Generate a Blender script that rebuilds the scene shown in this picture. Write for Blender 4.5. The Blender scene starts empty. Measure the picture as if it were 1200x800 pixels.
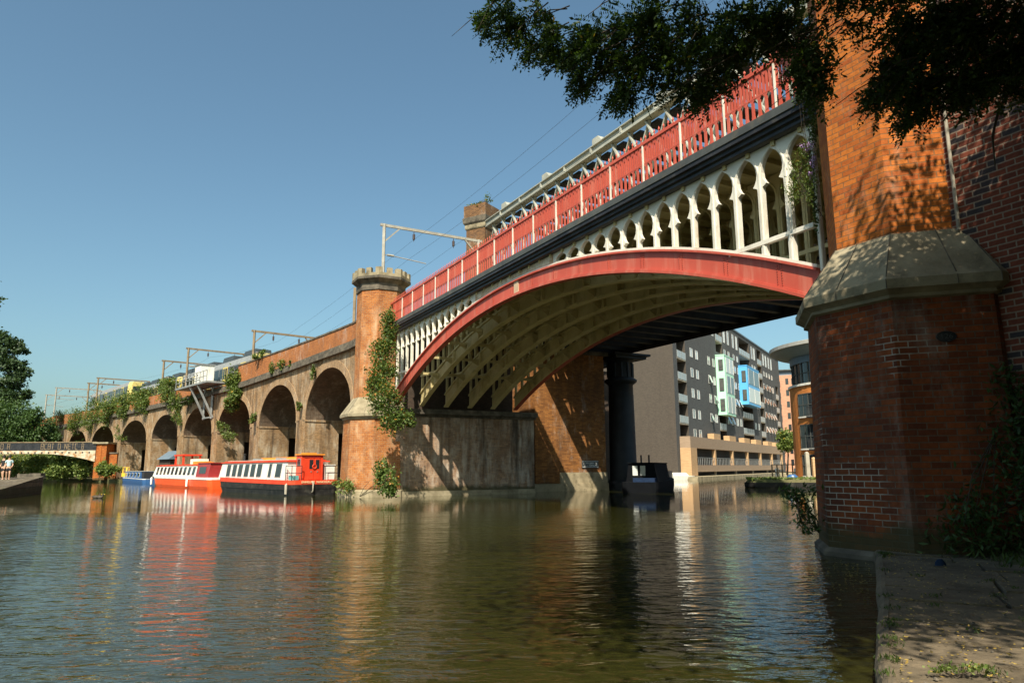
import bpy, math, random
import numpy as np
from mathutils import Vector, Matrix
PI = math.pi
rad = math.radians
SC = bpy.context.scene
COL = SC.collection

# ------------------------------------------------------------------ camera
F_PX, PITCH, ROLL, EYE = 831.87, 0.176017, -0.00561, 1.707
cam_d = bpy.data.cameras.new('camera')
cam_d.sensor_width = 36.0
cam_d.sensor_fit = 'HORIZONTAL'
cam_d.lens = 36.0 * F_PX / 1200.0
cam_d.clip_end = 3000
cam_d.clip_start = 0.05
cam = bpy.data.objects.new('camera', cam_d)
COL.objects.link(cam)
cam.matrix_world = (Matrix.Translation((0, 0, EYE)) @ Matrix.Rotation(PI / 2 + PITCH, 4, 'X') @ Matrix.Rotation(ROLL, 4, 'Z'))
SC.camera = cam

# ------------------------------------------------------------------ sky and sun
SUN_AZ, SUN_EL = rad(190.7), rad(48.4)
SV = Vector((math.sin(SUN_AZ) * math.cos(SUN_EL), math.cos(SUN_AZ) * math.cos(SUN_EL), math.sin(SUN_EL)))
world = bpy.data.worlds.new('World')
SC.world = world
world.use_nodes = True
wn = world.node_tree
wbg = wn.nodes['Background']
sky = wn.nodes.new('ShaderNodeTexSky')
sky.sky_type = 'NISHITA'
sky.sun_disc = False
sky.sun_elevation = SUN_EL
sky.sun_rotation = SUN_AZ
sky.altitude = 0
sky.air_density = 1.0
sky.dust_density = 2.8
sky.ozone_density = 0.4
tint = wn.nodes.new('ShaderNodeMix'); tint.data_type = 'RGBA'; tint.blend_type = 'MULTIPLY'; tint.inputs[0].default_value = 1.0
tint.inputs[7].default_value = (0.82, 1.05, 1.01, 1.0)
wn.links.new(sky.outputs[0], tint.inputs[6]); wn.links.new(tint.outputs[2], wbg.inputs[0])
wbg.inputs[1].default_value = 0.09
sun_d = bpy.data.lights.new('sun', 'SUN')
sun_d.energy = 5.0
sun_d.angle = rad(0.53)
sun_d.color = (1.0, 0.9, 0.73)
sun = bpy.data.objects.new('sun', sun_d)
COL.objects.link(sun)
sun.location = SV * 80
sun.rotation_euler = SV.to_track_quat('Z', 'Y').to_euler()
SC.view_settings.view_transform = 'Standard'
SC.view_settings.look = 'None'
SC.view_settings.gamma = 1.0
SC.view_settings.use_curve_mapping = False
SC.view_settings.exposure = 0.75
SC.cycles.max_bounces = 6
SC.cycles.transparent_max_bounces = 6
SC.cycles.caustics_reflective = True
SC.cycles.blur_glossy = 1.0
SC.cycles.sample_clamp_indirect = 6.0
SC.cycles.caustics_refractive = False

# ------------------------------------------------------------------ frames and placing helpers
O = np.array([6.968, 17.1865, 0.0])
PH = 0.48851
UV_ = np.array([-math.sin(PH), math.cos(PH), 0.0])
VV_ = np.array([math.cos(PH), math.sin(PH), 0.0])
C0 = np.array([0, 0, EYE])
BROT = PI / 2 + PH                      # bridge frame: x along the bridge, y = -v

def W(u, v, z=0.0):
    return O + u * UV_ + v * VV_ + np.array([0, 0, z])

def ray(px, py):
    a, b = px - 600, py - 400
    c, s = math.cos(ROLL), math.sin(ROLL)
    x, y = c * a + s * b, -s * a + c * b
    X, u = x / F_PX, -y / F_PX
    return np.array([X, math.cos(PITCH) - u * math.sin(PITCH), math.sin(PITCH) + u * math.cos(PITCH)])

def at(px, py, Y):
    r = ray(px, py)
    return C0 + r * Y / r[1]

def on_v(px, py, v=0.0):
    r = ray(px, py)
    return C0 + r * (((O + v * VV_ - C0) @ VV_) / (r @ VV_))

def on_z(px, py, z=0.0):
    r = ray(px, py)
    return C0 + r * ((z - EYE) / r[2])

# ------------------------------------------------------------------ object helpers
def tag(o, label=None, cat=None, group=None, kind=None):
    if label: o['label'] = label
    if cat: o['category'] = cat
    if group: o['group'] = group
    if kind: o['kind'] = kind
    return o

def empty(name, loc=(0, 0, 0), rz=0.0, label=None, cat=None, group=None):
    o = bpy.data.objects.new(name, None)
    COL.objects.link(o)
    o.empty_display_size = 0.3
    o.location = tuple(loc)
    o.rotation_euler = (0, 0, rz)
    return tag(o, label, cat, group)

class MB:
    """Collects faces (with metre-scaled UVs) and links them as one mesh object."""
    def __init__(s):
        s.v, s.f, s.uv, s.mi, s.sm = [], [], [], [], []
    def poly(s, pts, uv=None, m=0, smooth=False):
        i = len(s.v)
        P = [np.asarray(p, float) for p in pts]
        s.v += P
        s.f.append(list(range(i, i + len(P))))
        if uv is None:
            n = np.zeros(3)
            for k in range(len(P)):
                n += np.cross(P[k] - P[0], P[(k + 1) % len(P)] - P[0])
            L = np.linalg.norm(n)
            n = n / L if L > 1e-12 else np.array([0, 0, 1.0])
            if abs(n[2]) < 0.8:
                t = np.array([-n[1], n[0], 0]); t /= np.linalg.norm(t)
                b = np.cross(n, t)
                uv = [(p @ t, p @ b) for p in P]
            else:
                uv = [(p[0], p[1]) for p in P]
        s.uv += list(uv)
        s.mi.append(m); s.sm.append(smooth)
    def box(s, a, b, m=0):
        x0, y0, z0 = a; x1, y1, z1 = b
        if x0 > x1: x0, x1 = x1, x0
        if y0 > y1: y0, y1 = y1, y0
        if z0 > z1: z0, z1 = z1, z0
        p = [(x0, y0, z0), (x1, y0, z0), (x1, y1, z0), (x0, y1, z0), (x0, y0, z1), (x1, y0, z1), (x1, y1, z1), (x0, y1, z1)]
        for q in ((0, 3, 2, 1), (4, 5, 6, 7), (0, 1, 5, 4), (1, 2, 6, 5), (2, 3, 7, 6), (3, 0, 4, 7)):
            s.poly([p[k] for k in q], m=m)
    def hexa(s, lo, hi, m=0):
        """closed solid between two loops of the same length (lo below, hi above)"""
        n = len(lo)
        s.poly(list(lo)[::-1], m=m); s.poly(list(hi), m=m)
        for k in range(n):
            s.poly([lo[k], lo[(k + 1) % n], hi[(k + 1) % n], hi[k]], m=m)
    def beam(s, p0, p1, w, h, m=0, up=(0, 0, 1)):
        p0, p1 = np.asarray(p0, float), np.asarray(p1, float)
        d = p1 - p0; d = d / np.linalg.norm(d)
        up = np.asarray(up, float)
        if abs(d @ up) > 0.98: up = np.array([1.0, 0, 0])
        r = np.cross(d, up); r /= np.linalg.norm(r)
        u = np.cross(r, d)
        q = [(-w / 2, -h / 2), (w / 2, -h / 2), (w / 2, h / 2), (-w / 2, h / 2)]
        lo = [p0 + a * r + b * u for a, b in q]; hi = [p1 + a * r + b * u for a, b in q]
        for k in range(4):
            s.poly([lo[k], hi[k], hi[(k + 1) % 4], lo[(k + 1) % 4]][::-1], m=m)
        s.poly(lo, m=m); s.poly(hi[::-1], m=m)
    def tube(s, pts, rr, n=8, m=0, cap=True, smooth=True):
        pts = [np.asarray(p, float) for p in pts]
        if not hasattr(rr, '__len__'): rr = [rr] * len(pts)
        rings = []
        prev = None
        for k, p in enumerate(pts):
            d = pts[min(k + 1, len(pts) - 1)] - pts[max(k - 1, 0)]
            d = d / (np.linalg.norm(d) + 1e-9)
            a = prev if prev is not None else (np.array([0, 0, 1.0]) if abs(d[2]) < 0.9 else np.array([1.0, 0, 0]))
            x = a - (a @ d) * d
            if np.linalg.norm(x) < 1e-5:
                a = np.array([0.3, 0.9, 0.2]); x = a - (a @ d) * d
            x /= np.linalg.norm(x); y = np.cross(d, x)
            prev = x
            rings.append([p + rr[k] * (math.cos(t) * x + math.sin(t) * y) for t in np.arange(n) * 2 * PI / n])
        s.rings(rings, m, cap, smooth)
    def rings(s, rings, m=0, cap=True, smooth=False, uvs=None):
        n = len(rings[0])
        i0 = len(s.v)
        if smooth:      # shared vertices so that shading is smooth
            for R in rings: s.v += [np.asarray(p, float) for p in R]
            for a in range(len(rings) - 1):
                for k in range(n):
                    k2 = (k + 1) % n
                    ids = [i0 + a * n + k, i0 + a * n + k2, i0 + (a + 1) * n + k2, i0 + (a + 1) * n + k]
                    s.f.append(ids); s.mi.append(m); s.sm.append(True)
                    s.uv += [(k / n, a), ((k + 1) / n, a), ((k + 1) / n, a + 1), (k / n, a + 1)]
        else:
            for a in range(len(rings) - 1):
                for k in range(n):
                    k2 = (k + 1) % n
                    s.poly([rings[a][k], rings[a][k2], rings[a + 1][k2], rings[a + 1][k]], m=m)
        if cap:
            s.poly(list(rings[0])[::-1], m=m); s.poly(list(rings[-1]), m=m)
    def build(s, name, mats, parent=None, off=(0, 0, 0), smooth=None):
        me = bpy.data.meshes.new(name)
        off = np.asarray(off, float)
        me.from_pydata([tuple(p - off) for p in s.v], [], s.f)
        if not isinstance(mats, (list, tuple)): mats = [mats]
        for m in mats: me.materials.append(m)
        ul = me.uv_layers.new(name='UVMap')
        ul.data.foreach_set('uv', np.array(s.uv, dtype=np.float32).ravel())
        me.polygons.foreach_set('material_index', np.array(s.mi, dtype=np.int32))
        sm = s.sm if smooth is None else [smooth] * len(s.f)
        me.polygons.foreach_set('use_smooth', np.array(sm, dtype=bool))
        me.validate(); me.update()
        o = bpy.data.objects.new(name, me)
        COL.objects.link(o)
        if parent is not None: o.parent = parent
        return o

def rel(parent):
    """offset to subtract from world points for an unrotated parent"""
    return tuple(parent.location)

def copy_tree(o, parent=None):
    c = o.copy(); COL.objects.link(c)
    if parent is not None: c.parent = parent
    for ch in list(o.children): copy_tree(ch, c)
    return c

# ------------------------------------------------------------------ materials
def mat_new(name):
    m = bpy.data.materials.new(name)
    m.use_nodes = True
    nt = m.node_tree
    return m, nt, nt.nodes['Principled BSDF']

def nd(nt, t, **k):
    n = nt.nodes.new(t)
    for a, b in k.items():
        if a.startswith('i_'):
            key = a[2:]
            key = int(key) if key.isdigit() else key.replace('_', ' ')
            n.inputs[key].default_value = b
        else: setattr(n, a, b)
    return n

def c4(c): return (c[0], c[1], c[2], 1.0)

def pos_noise(nt, scale, vec=(1, 1, 1), detail=4, rough=0.55, coord='Object'):
    tc = nd(nt, 'ShaderNodeTexCoord')
    mp = nd(nt, 'ShaderNodeMapping')
    mp.inputs['Scale'].default_value = vec
    nt.links.new(tc.outputs[coord], mp.inputs['Vector'])
    n = nd(nt, 'ShaderNodeTexNoise')
    n.inputs['Scale'].default_value = scale
    n.inputs['Detail'].default_value = detail
    n.inputs['Roughness'].default_value = rough
    nt.links.new(mp.outputs[0], n.inputs['Vector'])
    return n.outputs['Fac']

def ramp(nt, fac, a, b, ca=(0, 0, 0), cb=(1, 1, 1)):
    r = nd(nt, 'ShaderNodeValToRGB')
    r.color_ramp.elements[0].position = a; r.color_ramp.elements[0].color = c4(ca)
    r.color_ramp.elements[1].position = b; r.color_ramp.elements[1].color = c4(cb)
    nt.links.new(fac, r.inputs[0])
    return r.outputs[0]

def mixc(nt, fac, a, b, mode='MIX'):
    m = nd(nt, 'ShaderNodeMix', data_type='RGBA', blend_type=mode)
    for sock, val in ((m.inputs[0], fac), (m.inputs[6], a), (m.inputs[7], b)):
        if hasattr(val, 'is_output'): nt.links.new(val, sock)
        elif isinstance(val, (int, float)): sock.default_value = val
        else: sock.default_value = c4(val)
    return m.outputs[2]

def mathn(nt, op, a, b=0.0):
    m = nd(nt, 'ShaderNodeMath', operation=op)
    for k, val in ((0, a), (1, b)):
        if hasattr(val, 'is_output'): nt.links.new(val, m.inputs[k])
        else: m.inputs[k].default_value = val
    return m.outputs[0]

def bump(nt, bsdf, h, strength=0.4, dist=0.02):
    b = nd(nt, 'ShaderNodeBump')
    b.inputs['Strength'].default_value = strength
    b.inputs['Distance'].default_value = dist
    nt.links.new(h, b.inputs['Height'])
    nt.links.new(b.outputs[0], bsdf.inputs['Normal'])

def M_brick(name, c1, c2, mortar, bw=0.25, bh=0.086, ms=0.007, grime=0.5, grime_c=(0.03, 0.022, 0.018), eff=0.0, eff_c=(0.5, 0.47, 0.42),
            gs=0.35, damp=True, dark_bricks=0.0, bumpk=0.55, streak=0.5, pale_mortar=0.0):
    m, nt, b = mat_new(name)
    uvn = nd(nt, 'ShaderNodeUVMap')
    nz = nd(nt, 'ShaderNodeTexNoise'); nz.inputs['Scale'].default_value = 6.0
    nt.links.new(uvn.outputs[0], nz.inputs['Vector'])
    wob = nd(nt, 'ShaderNodeVectorMath', operation='MULTIPLY_ADD')
    nt.links.new(nz.outputs['Color'], wob.inputs[0]); wob.inputs[1].default_value = (0.012, 0.012, 0); nt.links.new(uvn.outputs[0], wob.inputs[2])
    def brickn(ca, cb, off_=0.5, bias=0.0):
        t = nd(nt, 'ShaderNodeTexBrick')
        t.inputs['Scale'].default_value = 1.0
        t.inputs['Brick Width'].default_value = bw; t.inputs['Row Height'].default_value = bh
        t.inputs['Mortar Size'].default_value = ms; t.inputs['Mortar Smooth'].default_value = 0.25
        t.inputs['Bias'].default_value = bias
        t.inputs['Color1'].default_value = c4(ca); t.inputs['Color2'].default_value = c4(cb); t.inputs['Mortar'].default_value = c4(mortar)
        t.offset = off_
        nt.links.new(wob.outputs[0], t.inputs['Vector'])
        return t
    t = brickn(c1, c2)
    col = t.outputs['Color']
    if dark_bricks > 0:      # scattered dark header bricks
        t2 = brickn((0, 0, 0), (1, 1, 1)); t2.inputs['Mortar'].default_value = (0, 0, 0, 1)
        k = ramp(nt, t2.outputs['Color'], 1 - dark_bricks, 1 - dark_bricks + 0.04)
        col = mixc(nt, k, col, (0.05, 0.042, 0.046))
    v = pos_noise(nt, 1.7, detail=5)
    col = mixc(nt, ramp(nt, v, 0.3, 0.75), col, mixc(nt, 0.45, col, (0.5, 0.5, 0.5), 'OVERLAY'))
    fine = pos_noise(nt, 14.0, detail=3)
    col = mixc(nt, 0.5, col, ramp(nt, fine, 0.3, 0.75, (0.55, 0.5, 0.47), (1.25, 1.2, 1.15)), 'MULTIPLY')
    if eff > 0:
        e = pos_noise(nt, gs * 2.2, (1, 1, 0.45), detail=8, rough=0.7)
        e2 = pos_noise(nt, 3.5, (1, 1, 0.3), detail=6)
        k = mathn(nt, 'MULTIPLY', ramp(nt, e, 0.56 - 0.12 * eff, 0.72), ramp(nt, e2, 0.35, 0.6))
        col = mixc(nt, mathn(nt, 'MULTIPLY', k, min(1.0, 0.55 + eff * 0.4)), col, eff_c)
    if grime > 0:
        g = pos_noise(nt, gs, (1, 1, 0.6), detail=9, rough=0.65)
        k = mathn(nt, 'MULTIPLY', ramp(nt, g, 0.48, 0.78), grime)
        col = mixc(nt, k, col, grime_c)
        s_ = pos_noise(nt, 1.6, (1, 1, 0.07), detail=6, rough=0.6)
        k = mathn(nt, 'MULTIPLY', ramp(nt, s_, 0.5, 0.74), streak * grime * 1.2)
        col = mixc(nt, k, col, grime_c)
    if pale_mortar > 0:      # patches where old limewash still whitens the joints
        e = pos_noise(nt, 0.55, detail=5, rough=0.6)
        k = mathn(nt, 'MULTIPLY', mathn(nt, 'MULTIPLY', ramp(nt, e, 0.56, 0.62), t.outputs['Fac']), pale_mortar)
        col = mixc(nt, k, col, (0.55, 0.5, 0.42))
    if damp:      # weed and damp line just above the water
        ge = nd(nt, 'ShaderNodeNewGeometry'); sp = nd(nt, 'ShaderNodeSeparateXYZ')
        nt.links.new(ge.outputs['Position'], sp.inputs[0])
        h = mathn(nt, 'ADD', sp.outputs[2], mathn(nt, 'MULTIPLY', pos_noise(nt, 1.2), -0.9))
        k = mathn(nt, 'MULTIPLY', ramp(nt, h, -0.25, 0.25, (1, 1, 1), (0, 0, 0)), 0.85)
        col = mixc(nt, k, col, (0.05, 0.05, 0.022))
    nt.links.new(col, b.inputs['Base Color'])
    b.inputs['Roughness'].default_value = 0.88
    b.inputs['Specular IOR Level'].default_value = 0.25
    hgt = mathn(nt, 'SUBTRACT', mathn(nt, 'MULTIPLY', fine, 0.5), mathn(nt, 'MULTIPLY', t.outputs['Fac'], 0.8))
    bump(nt, b, hgt, bumpk, 0.015)
    return m

def M_noise(name, ca, cb, rough=0.8, scale=2.0, vec=(1, 1, 1), lo=0.35, hi=0.7, spec=0.3, metal=0.0, bumps=0.2, bscale=12.0, bdist=0.01,
            stain=None, stain_k=0.6, stain_s=0.8, stain_vec=(1, 1, 1), st_lo=0.52, st_hi=0.7):
    m, nt, b = mat_new(name)
    f = pos_noise(nt, scale, vec, detail=6)
    col = ramp(nt, f, lo, hi, ca, cb)
    if stain is not None:
        s_ = pos_noise(nt, stain_s, stain_vec, detail=8, rough=0.68)
        col = mixc(nt, mathn(nt, 'MULTIPLY', ramp(nt, s_, st_lo, st_hi), stain_k), col, stain)
    nt.links.new(col, b.inputs['Base Color'])
    b.inputs['Roughness'].default_value = rough
    b.inputs['Specular IOR Level'].default_value = spec
    b.inputs['Metallic'].default_value = metal
    if bumps > 0: bump(nt, b, pos_noise(nt, bscale, detail=5), bumps, bdist)
    return m

def M_leaf(name, ca, cb, cc=None, trans=0.35, rough=0.55, yellow=0.0):
    m, nt, b = mat_new(name)
    ge = nd(nt, 'ShaderNodeNewGeometry')
    col = ramp(nt, ge.outputs['Random Per Island'], 0.0, 1.0, ca, cb)
    if yellow > 0:
        r2 = mathn(nt, 'FRACT', mathn(nt, 'MULTIPLY', ge.outputs['Random Per Island'], 37.3))
        col = mixc(nt, ramp(nt, r2, 1 - yellow, 1 - yellow + 0.01), col, cc or (0.35, 0.24, 0.03))
    nt.links.new(col, b.inputs['Base Color'])
    b.inputs['Roughness'].default_value = rough
    b.inputs['Specular IOR Level'].default_value = 0.35
    tr = nd(nt, 'ShaderNodeBsdfTranslucent')
    nt.links.new(mixc(nt, 1.0, col, (1.5, 1.5, 0.6), 'MULTIPLY'), tr.inputs['Color'])
    mx = nd(nt, 'ShaderNodeMixShader'); mx.inputs[0].default_value = trans
    nt.links.new(b.outputs[0], mx.inputs[1]); nt.links.new(tr.outputs[0], mx.inputs[2])
    nt.links.new(mx.outputs[0], nt.nodes['Material Output'].inputs[0])
    return m

def M_plain(name, c, rough=0.5, metal=0.0, spec=0.5, var=0.12, scale=3.0):
    lo = tuple(x * (1 - var) for x in c); hi = tuple(min(1, x * (1 + var)) for x in c)
    return M_noise(name, lo, hi, rough, scale, spec=spec, metal=metal, bumps=0.0)

def M_water():
    m, nt, b = mat_new('canal_water')
    b.inputs['Base Color'].default_value = (0.024, 0.0245, 0.006, 1)
    b.inputs['Roughness'].default_value = 0.02
    b.inputs['IOR'].default_value = 1.33
    b.inputs['Specular IOR Level'].default_value = 0.5
    ge = nd(nt, 'ShaderNodeNewGeometry'); sp = nd(nt, 'ShaderNodeSeparateXYZ')
    nt.links.new(ge.outputs['Position'], sp.inputs[0])
    def wave(scale, vec, rot, detail=3):
        mp = nd(nt, 'ShaderNodeMapping'); mp.inputs['Scale'].default_value = vec; mp.inputs['Rotation'].default_value = (0, 0, rot)
        nt.links.new(ge.outputs['Position'], mp.inputs['Vector'])
        n = nd(nt, 'ShaderNodeTexNoise'); n.inputs['Scale'].default_value = scale; n.inputs['Detail'].default_value = detail
        n.inputs['Roughness'].default_value = 0.5; n.inputs['Distortion'].default_value = 0.4
        nt.links.new(mp.outputs[0], n.inputs['Vector'])
        return n.outputs['Fac']
    w1 = wave(2.9, (0.6, 1.3, 1), 0.12, 2)
    w2 = wave(7.5, (0.7, 1.25, 1), -0.2, 3)
    w3 = wave(0.5, (0.5, 1.2, 1), 0.3, 2)
    h = mathn(nt, 'ADD', mathn(nt, 'MULTIPLY', w1, 1.0), mathn(nt, 'MULTIPLY', w2, 0.35))
    h = mathn(nt, 'ADD', h, mathn(nt, 'MULTIPLY', w3, 1.2))
    # calmer water in the lee of the far walls, ruffled patches in mid canal
    calm = ramp(nt, sp.outputs[1], 0.0, 1.0)
    far = nd(nt, 'ShaderNodeMapRange'); far.inputs['From Min'].default_value = 23; far.inputs['From Max'].default_value = 30
    far.inputs['To Min'].default_value = 1.0; far.inputs['To Max'].default_value = 0.1
    nt.links.new(sp.outputs[1], far.inputs['Value'])
    patch = ramp(nt, wave(0.11, (0.6, 1.6, 1), 0.4, 3), 0.3, 0.7, (0.55, 0.55, 0.55), (1.15, 1.15, 1.15))
    # ruffled by the breeze on the open left side, quieter in the shelter of the bridge
    lee = nd(nt, 'ShaderNodeMapRange'); lee.inputs['From Min'].default_value = -6; lee.inputs['From Max'].default_value = 1
    lee.inputs['To Min'].default_value = 1.0; lee.inputs['To Max'].default_value = 0.62
    nt.links.new(sp.outputs[0], lee.inputs['Value'])
    amp = mathn(nt, 'MULTIPLY', mathn(nt, 'MULTIPLY', far.outputs[0], patch), lee.outputs[0])
    h = mathn(nt, 'MULTIPLY', h, amp)
    bump(nt, b, h, 1.0, 0.052)
    return m

MT = {}
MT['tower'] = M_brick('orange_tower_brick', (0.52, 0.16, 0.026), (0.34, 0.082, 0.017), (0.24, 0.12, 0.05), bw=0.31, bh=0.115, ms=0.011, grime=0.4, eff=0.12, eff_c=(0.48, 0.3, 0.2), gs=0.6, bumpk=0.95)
MT['tower_shaded'] = M_brick('shaded_tower_brick', (0.3, 0.075, 0.02), (0.14, 0.035, 0.014), (0.17, 0.11, 0.075), bw=0.31, bh=0.115, ms=0.011, grime=0.75, eff=0.3, eff_c=(0.36, 0.3, 0.25), gs=0.55, dark_bricks=0.015, bumpk=0.95, pale_mortar=0.6)  # darker copy of the tower brick: tree shade put into the colour, plus grime
MT['sooty_brown'] = M_brick('sooty_brown_brick', (0.22, 0.115, 0.05), (0.12, 0.065, 0.035), (0.17, 0.12, 0.08), grime=0.6, eff=0.2, gs=0.5, damp=False)
MT['tower_pale'] = M_brick('pale_weathered_tower_brick', (0.46, 0.17, 0.045), (0.3, 0.092, 0.026), (0.33, 0.22, 0.12), bw=0.31, bh=0.115, ms=0.011, grime=0.4, eff=0.9, eff_c=(0.52, 0.38, 0.24), gs=0.6)
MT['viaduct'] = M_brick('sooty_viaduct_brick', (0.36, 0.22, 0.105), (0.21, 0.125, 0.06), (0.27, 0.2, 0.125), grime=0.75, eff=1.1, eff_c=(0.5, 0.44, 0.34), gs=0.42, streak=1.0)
MT['parapet'] = M_brick('orange_parapet_brick', (0.42, 0.16, 0.05), (0.30, 0.11, 0.04), (0.28, 0.17, 0.1), grime=0.35, eff=0.3, damp=False)
MT['ring'] = M_brick('arch_ring_brick', (0.4, 0.27, 0.15), (0.26, 0.17, 0.1), (0.3, 0.24, 0.17), bw=0.11, bh=0.23, grime=0.4, eff=0.3, damp=False)
MT['soffit'] = M_brick('shaded_soffit_brick', (0.15, 0.1, 0.065), (0.09, 0.06, 0.042), (0.11, 0.085, 0.06), grime=0.7, eff=0.5, eff_c=(0.3, 0.26, 0.2), gs=0.4, damp=False)  # darker copy of the viaduct brick: arch shade put into the colour, with soot
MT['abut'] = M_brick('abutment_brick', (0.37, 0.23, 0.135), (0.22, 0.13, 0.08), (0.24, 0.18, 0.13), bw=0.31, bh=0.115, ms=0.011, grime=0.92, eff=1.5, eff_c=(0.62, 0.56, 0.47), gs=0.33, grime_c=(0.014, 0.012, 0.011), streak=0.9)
MT['pier'] = M_brick('far_pier_brick', (0.33, 0.14, 0.038), (0.18, 0.07, 0.02), (0.16, 0.1, 0.045), bw=0.31, bh=0.115, grime=0.8, eff=0.2)
MT['wall'] = M_brick('red_blue_wall_brick', (0.2, 0.055, 0.03), (0.13, 0.038, 0.024), (0.27, 0.21, 0.16), bw=0.31, bh=0.115, ms=0.014, grime=0.35, eff=0.0, dark_bricks=0.22, damp=False)
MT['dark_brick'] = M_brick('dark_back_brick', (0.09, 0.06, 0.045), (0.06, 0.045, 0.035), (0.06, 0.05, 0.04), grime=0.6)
MT['quay_blocks'] = M_brick('quay_stone_blocks', (0.17, 0.14, 0.09), (0.1, 0.08, 0.055), (0.04, 0.035, 0.025), bw=1.15, bh=0.36, ms=0.03, grime=0.6, eff=0.3, gs=0.6, bumpk=0.9)
MT['stone'] = M_noise('weathered_gritstone', (0.2, 0.165, 0.105), (0.36, 0.31, 0.21), 0.9, 1.5, bumps=0.5, bscale=9, bdist=0.03, stain=(0.07, 0.06, 0.04), stain_k=0.75, stain_s=1.2)
MT['stone_pale'] = M_noise('pale_quay_stone', (0.24, 0.2, 0.125), (0.42, 0.35, 0.23), 0.9, 1.3, bumps=0.5, bscale=8, bdist=0.03, stain=(0.06, 0.055, 0.03), stain_k=0.8, stain_s=1.4)
MT['stone_dark'] = M_noise('sooty_stone', (0.06, 0.052, 0.042), (0.17, 0.145, 0.11), 0.9, 2.2, bumps=0.4, bscale=10, bdist=0.02, stain=(0.02, 0.02, 0.015), stain_k=0.6)
MT['red'] = M_noise('red_bridge_paint', (0.4, 0.066, 0.04), (0.48, 0.09, 0.055), 0.48, 0.9, (1, 1, 0.3), spec=0.4, bumps=0.08, bscale=5, stain=(0.5, 0.2, 0.14), stain_k=0.75, stain_s=2.2, stain_vec=(1, 1, 0.12), st_lo=0.5, st_hi=0.72)
MT['red_pale'] = M_plain('pale_joint_paint', (0.5, 0.36, 0.24), 0.6)
MT['white'] = M_noise('white_bridge_paint', (0.58, 0.55, 0.47), (0.72, 0.69, 0.61), 0.5, 1.2, bumps=0.08, stain=(0.36, 0.21, 0.09), stain_k=0.7, stain_s=1.7, stain_vec=(1, 1, 0.4), st_lo=0.56, st_hi=0.76)
MT['rusty_white'] = M_noise('rust_stained_white_paint', (0.42, 0.35, 0.24), (0.62, 0.56, 0.44), 0.6, 1.6, bumps=0.1, stain=(0.3, 0.14, 0.04), stain_k=0.95, stain_s=1.3, st_lo=0.46, st_hi=0.62)
MT['cream'] = M_noise('dirty_cream_rib_paint', (0.46, 0.385, 0.18), (0.6, 0.52, 0.29), 0.6, 0.9, bumps=0.1, stain=(0.2, 0.16, 0.08), stain_k=0.6, stain_s=1.1, stain_vec=(1, 1, 0.4))
MT['black'] = M_noise('black_bridge_paint', (0.014, 0.015, 0.018), (0.032, 0.034, 0.04), 0.45, 1.5, bumps=0.1, stain=(0.09, 0.08, 0.06), stain_k=0.5, stain_s=3.0)
MT['slate'] = M_noise('grey_girder_paint', (0.05, 0.055, 0.055), (0.085, 0.09, 0.085), 0.55, 1.5, bumps=0.1, stain=(0.15, 0.12, 0.08), stain_k=0.4, stain_s=2.0)
MT['grey'] = M_noise('pale_grey_truss_paint', (0.29, 0.3, 0.265), (0.4, 0.4, 0.35), 0.55, 1.2, bumps=0.06, stain=(0.3, 0.22, 0.12), stain_k=0.4)
MT['steel_dark'] = M_noise('dark_iron', (0.018, 0.018, 0.02), (0.04, 0.04, 0.042), 0.6, 1.2, bumps=0.1)
MT['column'] = M_noise('dark_blue_column_iron', (0.01, 0.012, 0.016), (0.02, 0.023, 0.028), 0.6, 1.2, bumps=0.1)
MT['mast'] = M_noise('brown_mast_steel', (0.17, 0.12, 0.07), (0.28, 0.21, 0.13), 0.7, 2.0, bumps=0.1)
MT['mast_pale'] = M_noise('galvanised_mast_steel', (0.26, 0.24, 0.2), (0.38, 0.36, 0.31), 0.5, 2.0, bumps=0.05)
MT['galv'] = M_noise('galvanised_steel', (0.2, 0.21, 0.21), (0.32, 0.33, 0.33), 0.45, 2.0, metal=0.2, bumps=0.05)
MT['wire'] = M_plain('overhead_wire', (0.05, 0.05, 0.05), 0.6)
MT['insul'] = M_plain('brown_insulator', (0.06, 0.04, 0.035), 0.3)
MT['asphalt'] = M_noise('ballast', (0.09, 0.08, 0.07), (0.16, 0.14, 0.12), 0.95, 4, bumps=0.5)
MT['earth'] = M_noise('bare_earth_and_grass', (0.06, 0.07, 0.025), (0.14, 0.12, 0.06), 0.95, 0.6, bumps=0.6, bscale=4, bdist=0.08)
MT['towpath'] = None
MT['glass'] = M_plain('window_glass', (0.02, 0.025, 0.03), 0.05, spec=0.8)
MT['glass_sky0'] = M_noise('pale_sky_glass', (0.4, 0.44, 0.46), (0.66, 0.69, 0.69), 0.08, 0.35, bumps=0, spec=0.8)  # pale tone: the reflected sky is put into the base colour
MT['wframe'] = M_plain('window_frame_white', (0.6, 0.6, 0.58), 0.5)
MT['grey_brick'] = M_brick('charcoal_engineering_brick', (0.1, 0.11, 0.115), (0.075, 0.08, 0.086), (0.088, 0.092, 0.094), bw=0.45, bh=0.15, ms=0.012, grime=0.15, gs=0.1, damp=False, bumpk=0.2)
MT['brown_brick'] = M_brick('mottled_brown_brick', (0.095, 0.08, 0.066), (0.07, 0.06, 0.051), (0.078, 0.066, 0.056), bw=0.26, bh=0.1, ms=0.012, grime=0.2, gs=0.15, damp=False, bumpk=0.2)
MT['timber'] = M_noise('cedar_cladding', (0.4, 0.25, 0.13), (0.55, 0.36, 0.2), 0.7, 1.2, (1, 1, 12), bumps=0.2, bscale=6)
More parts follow.
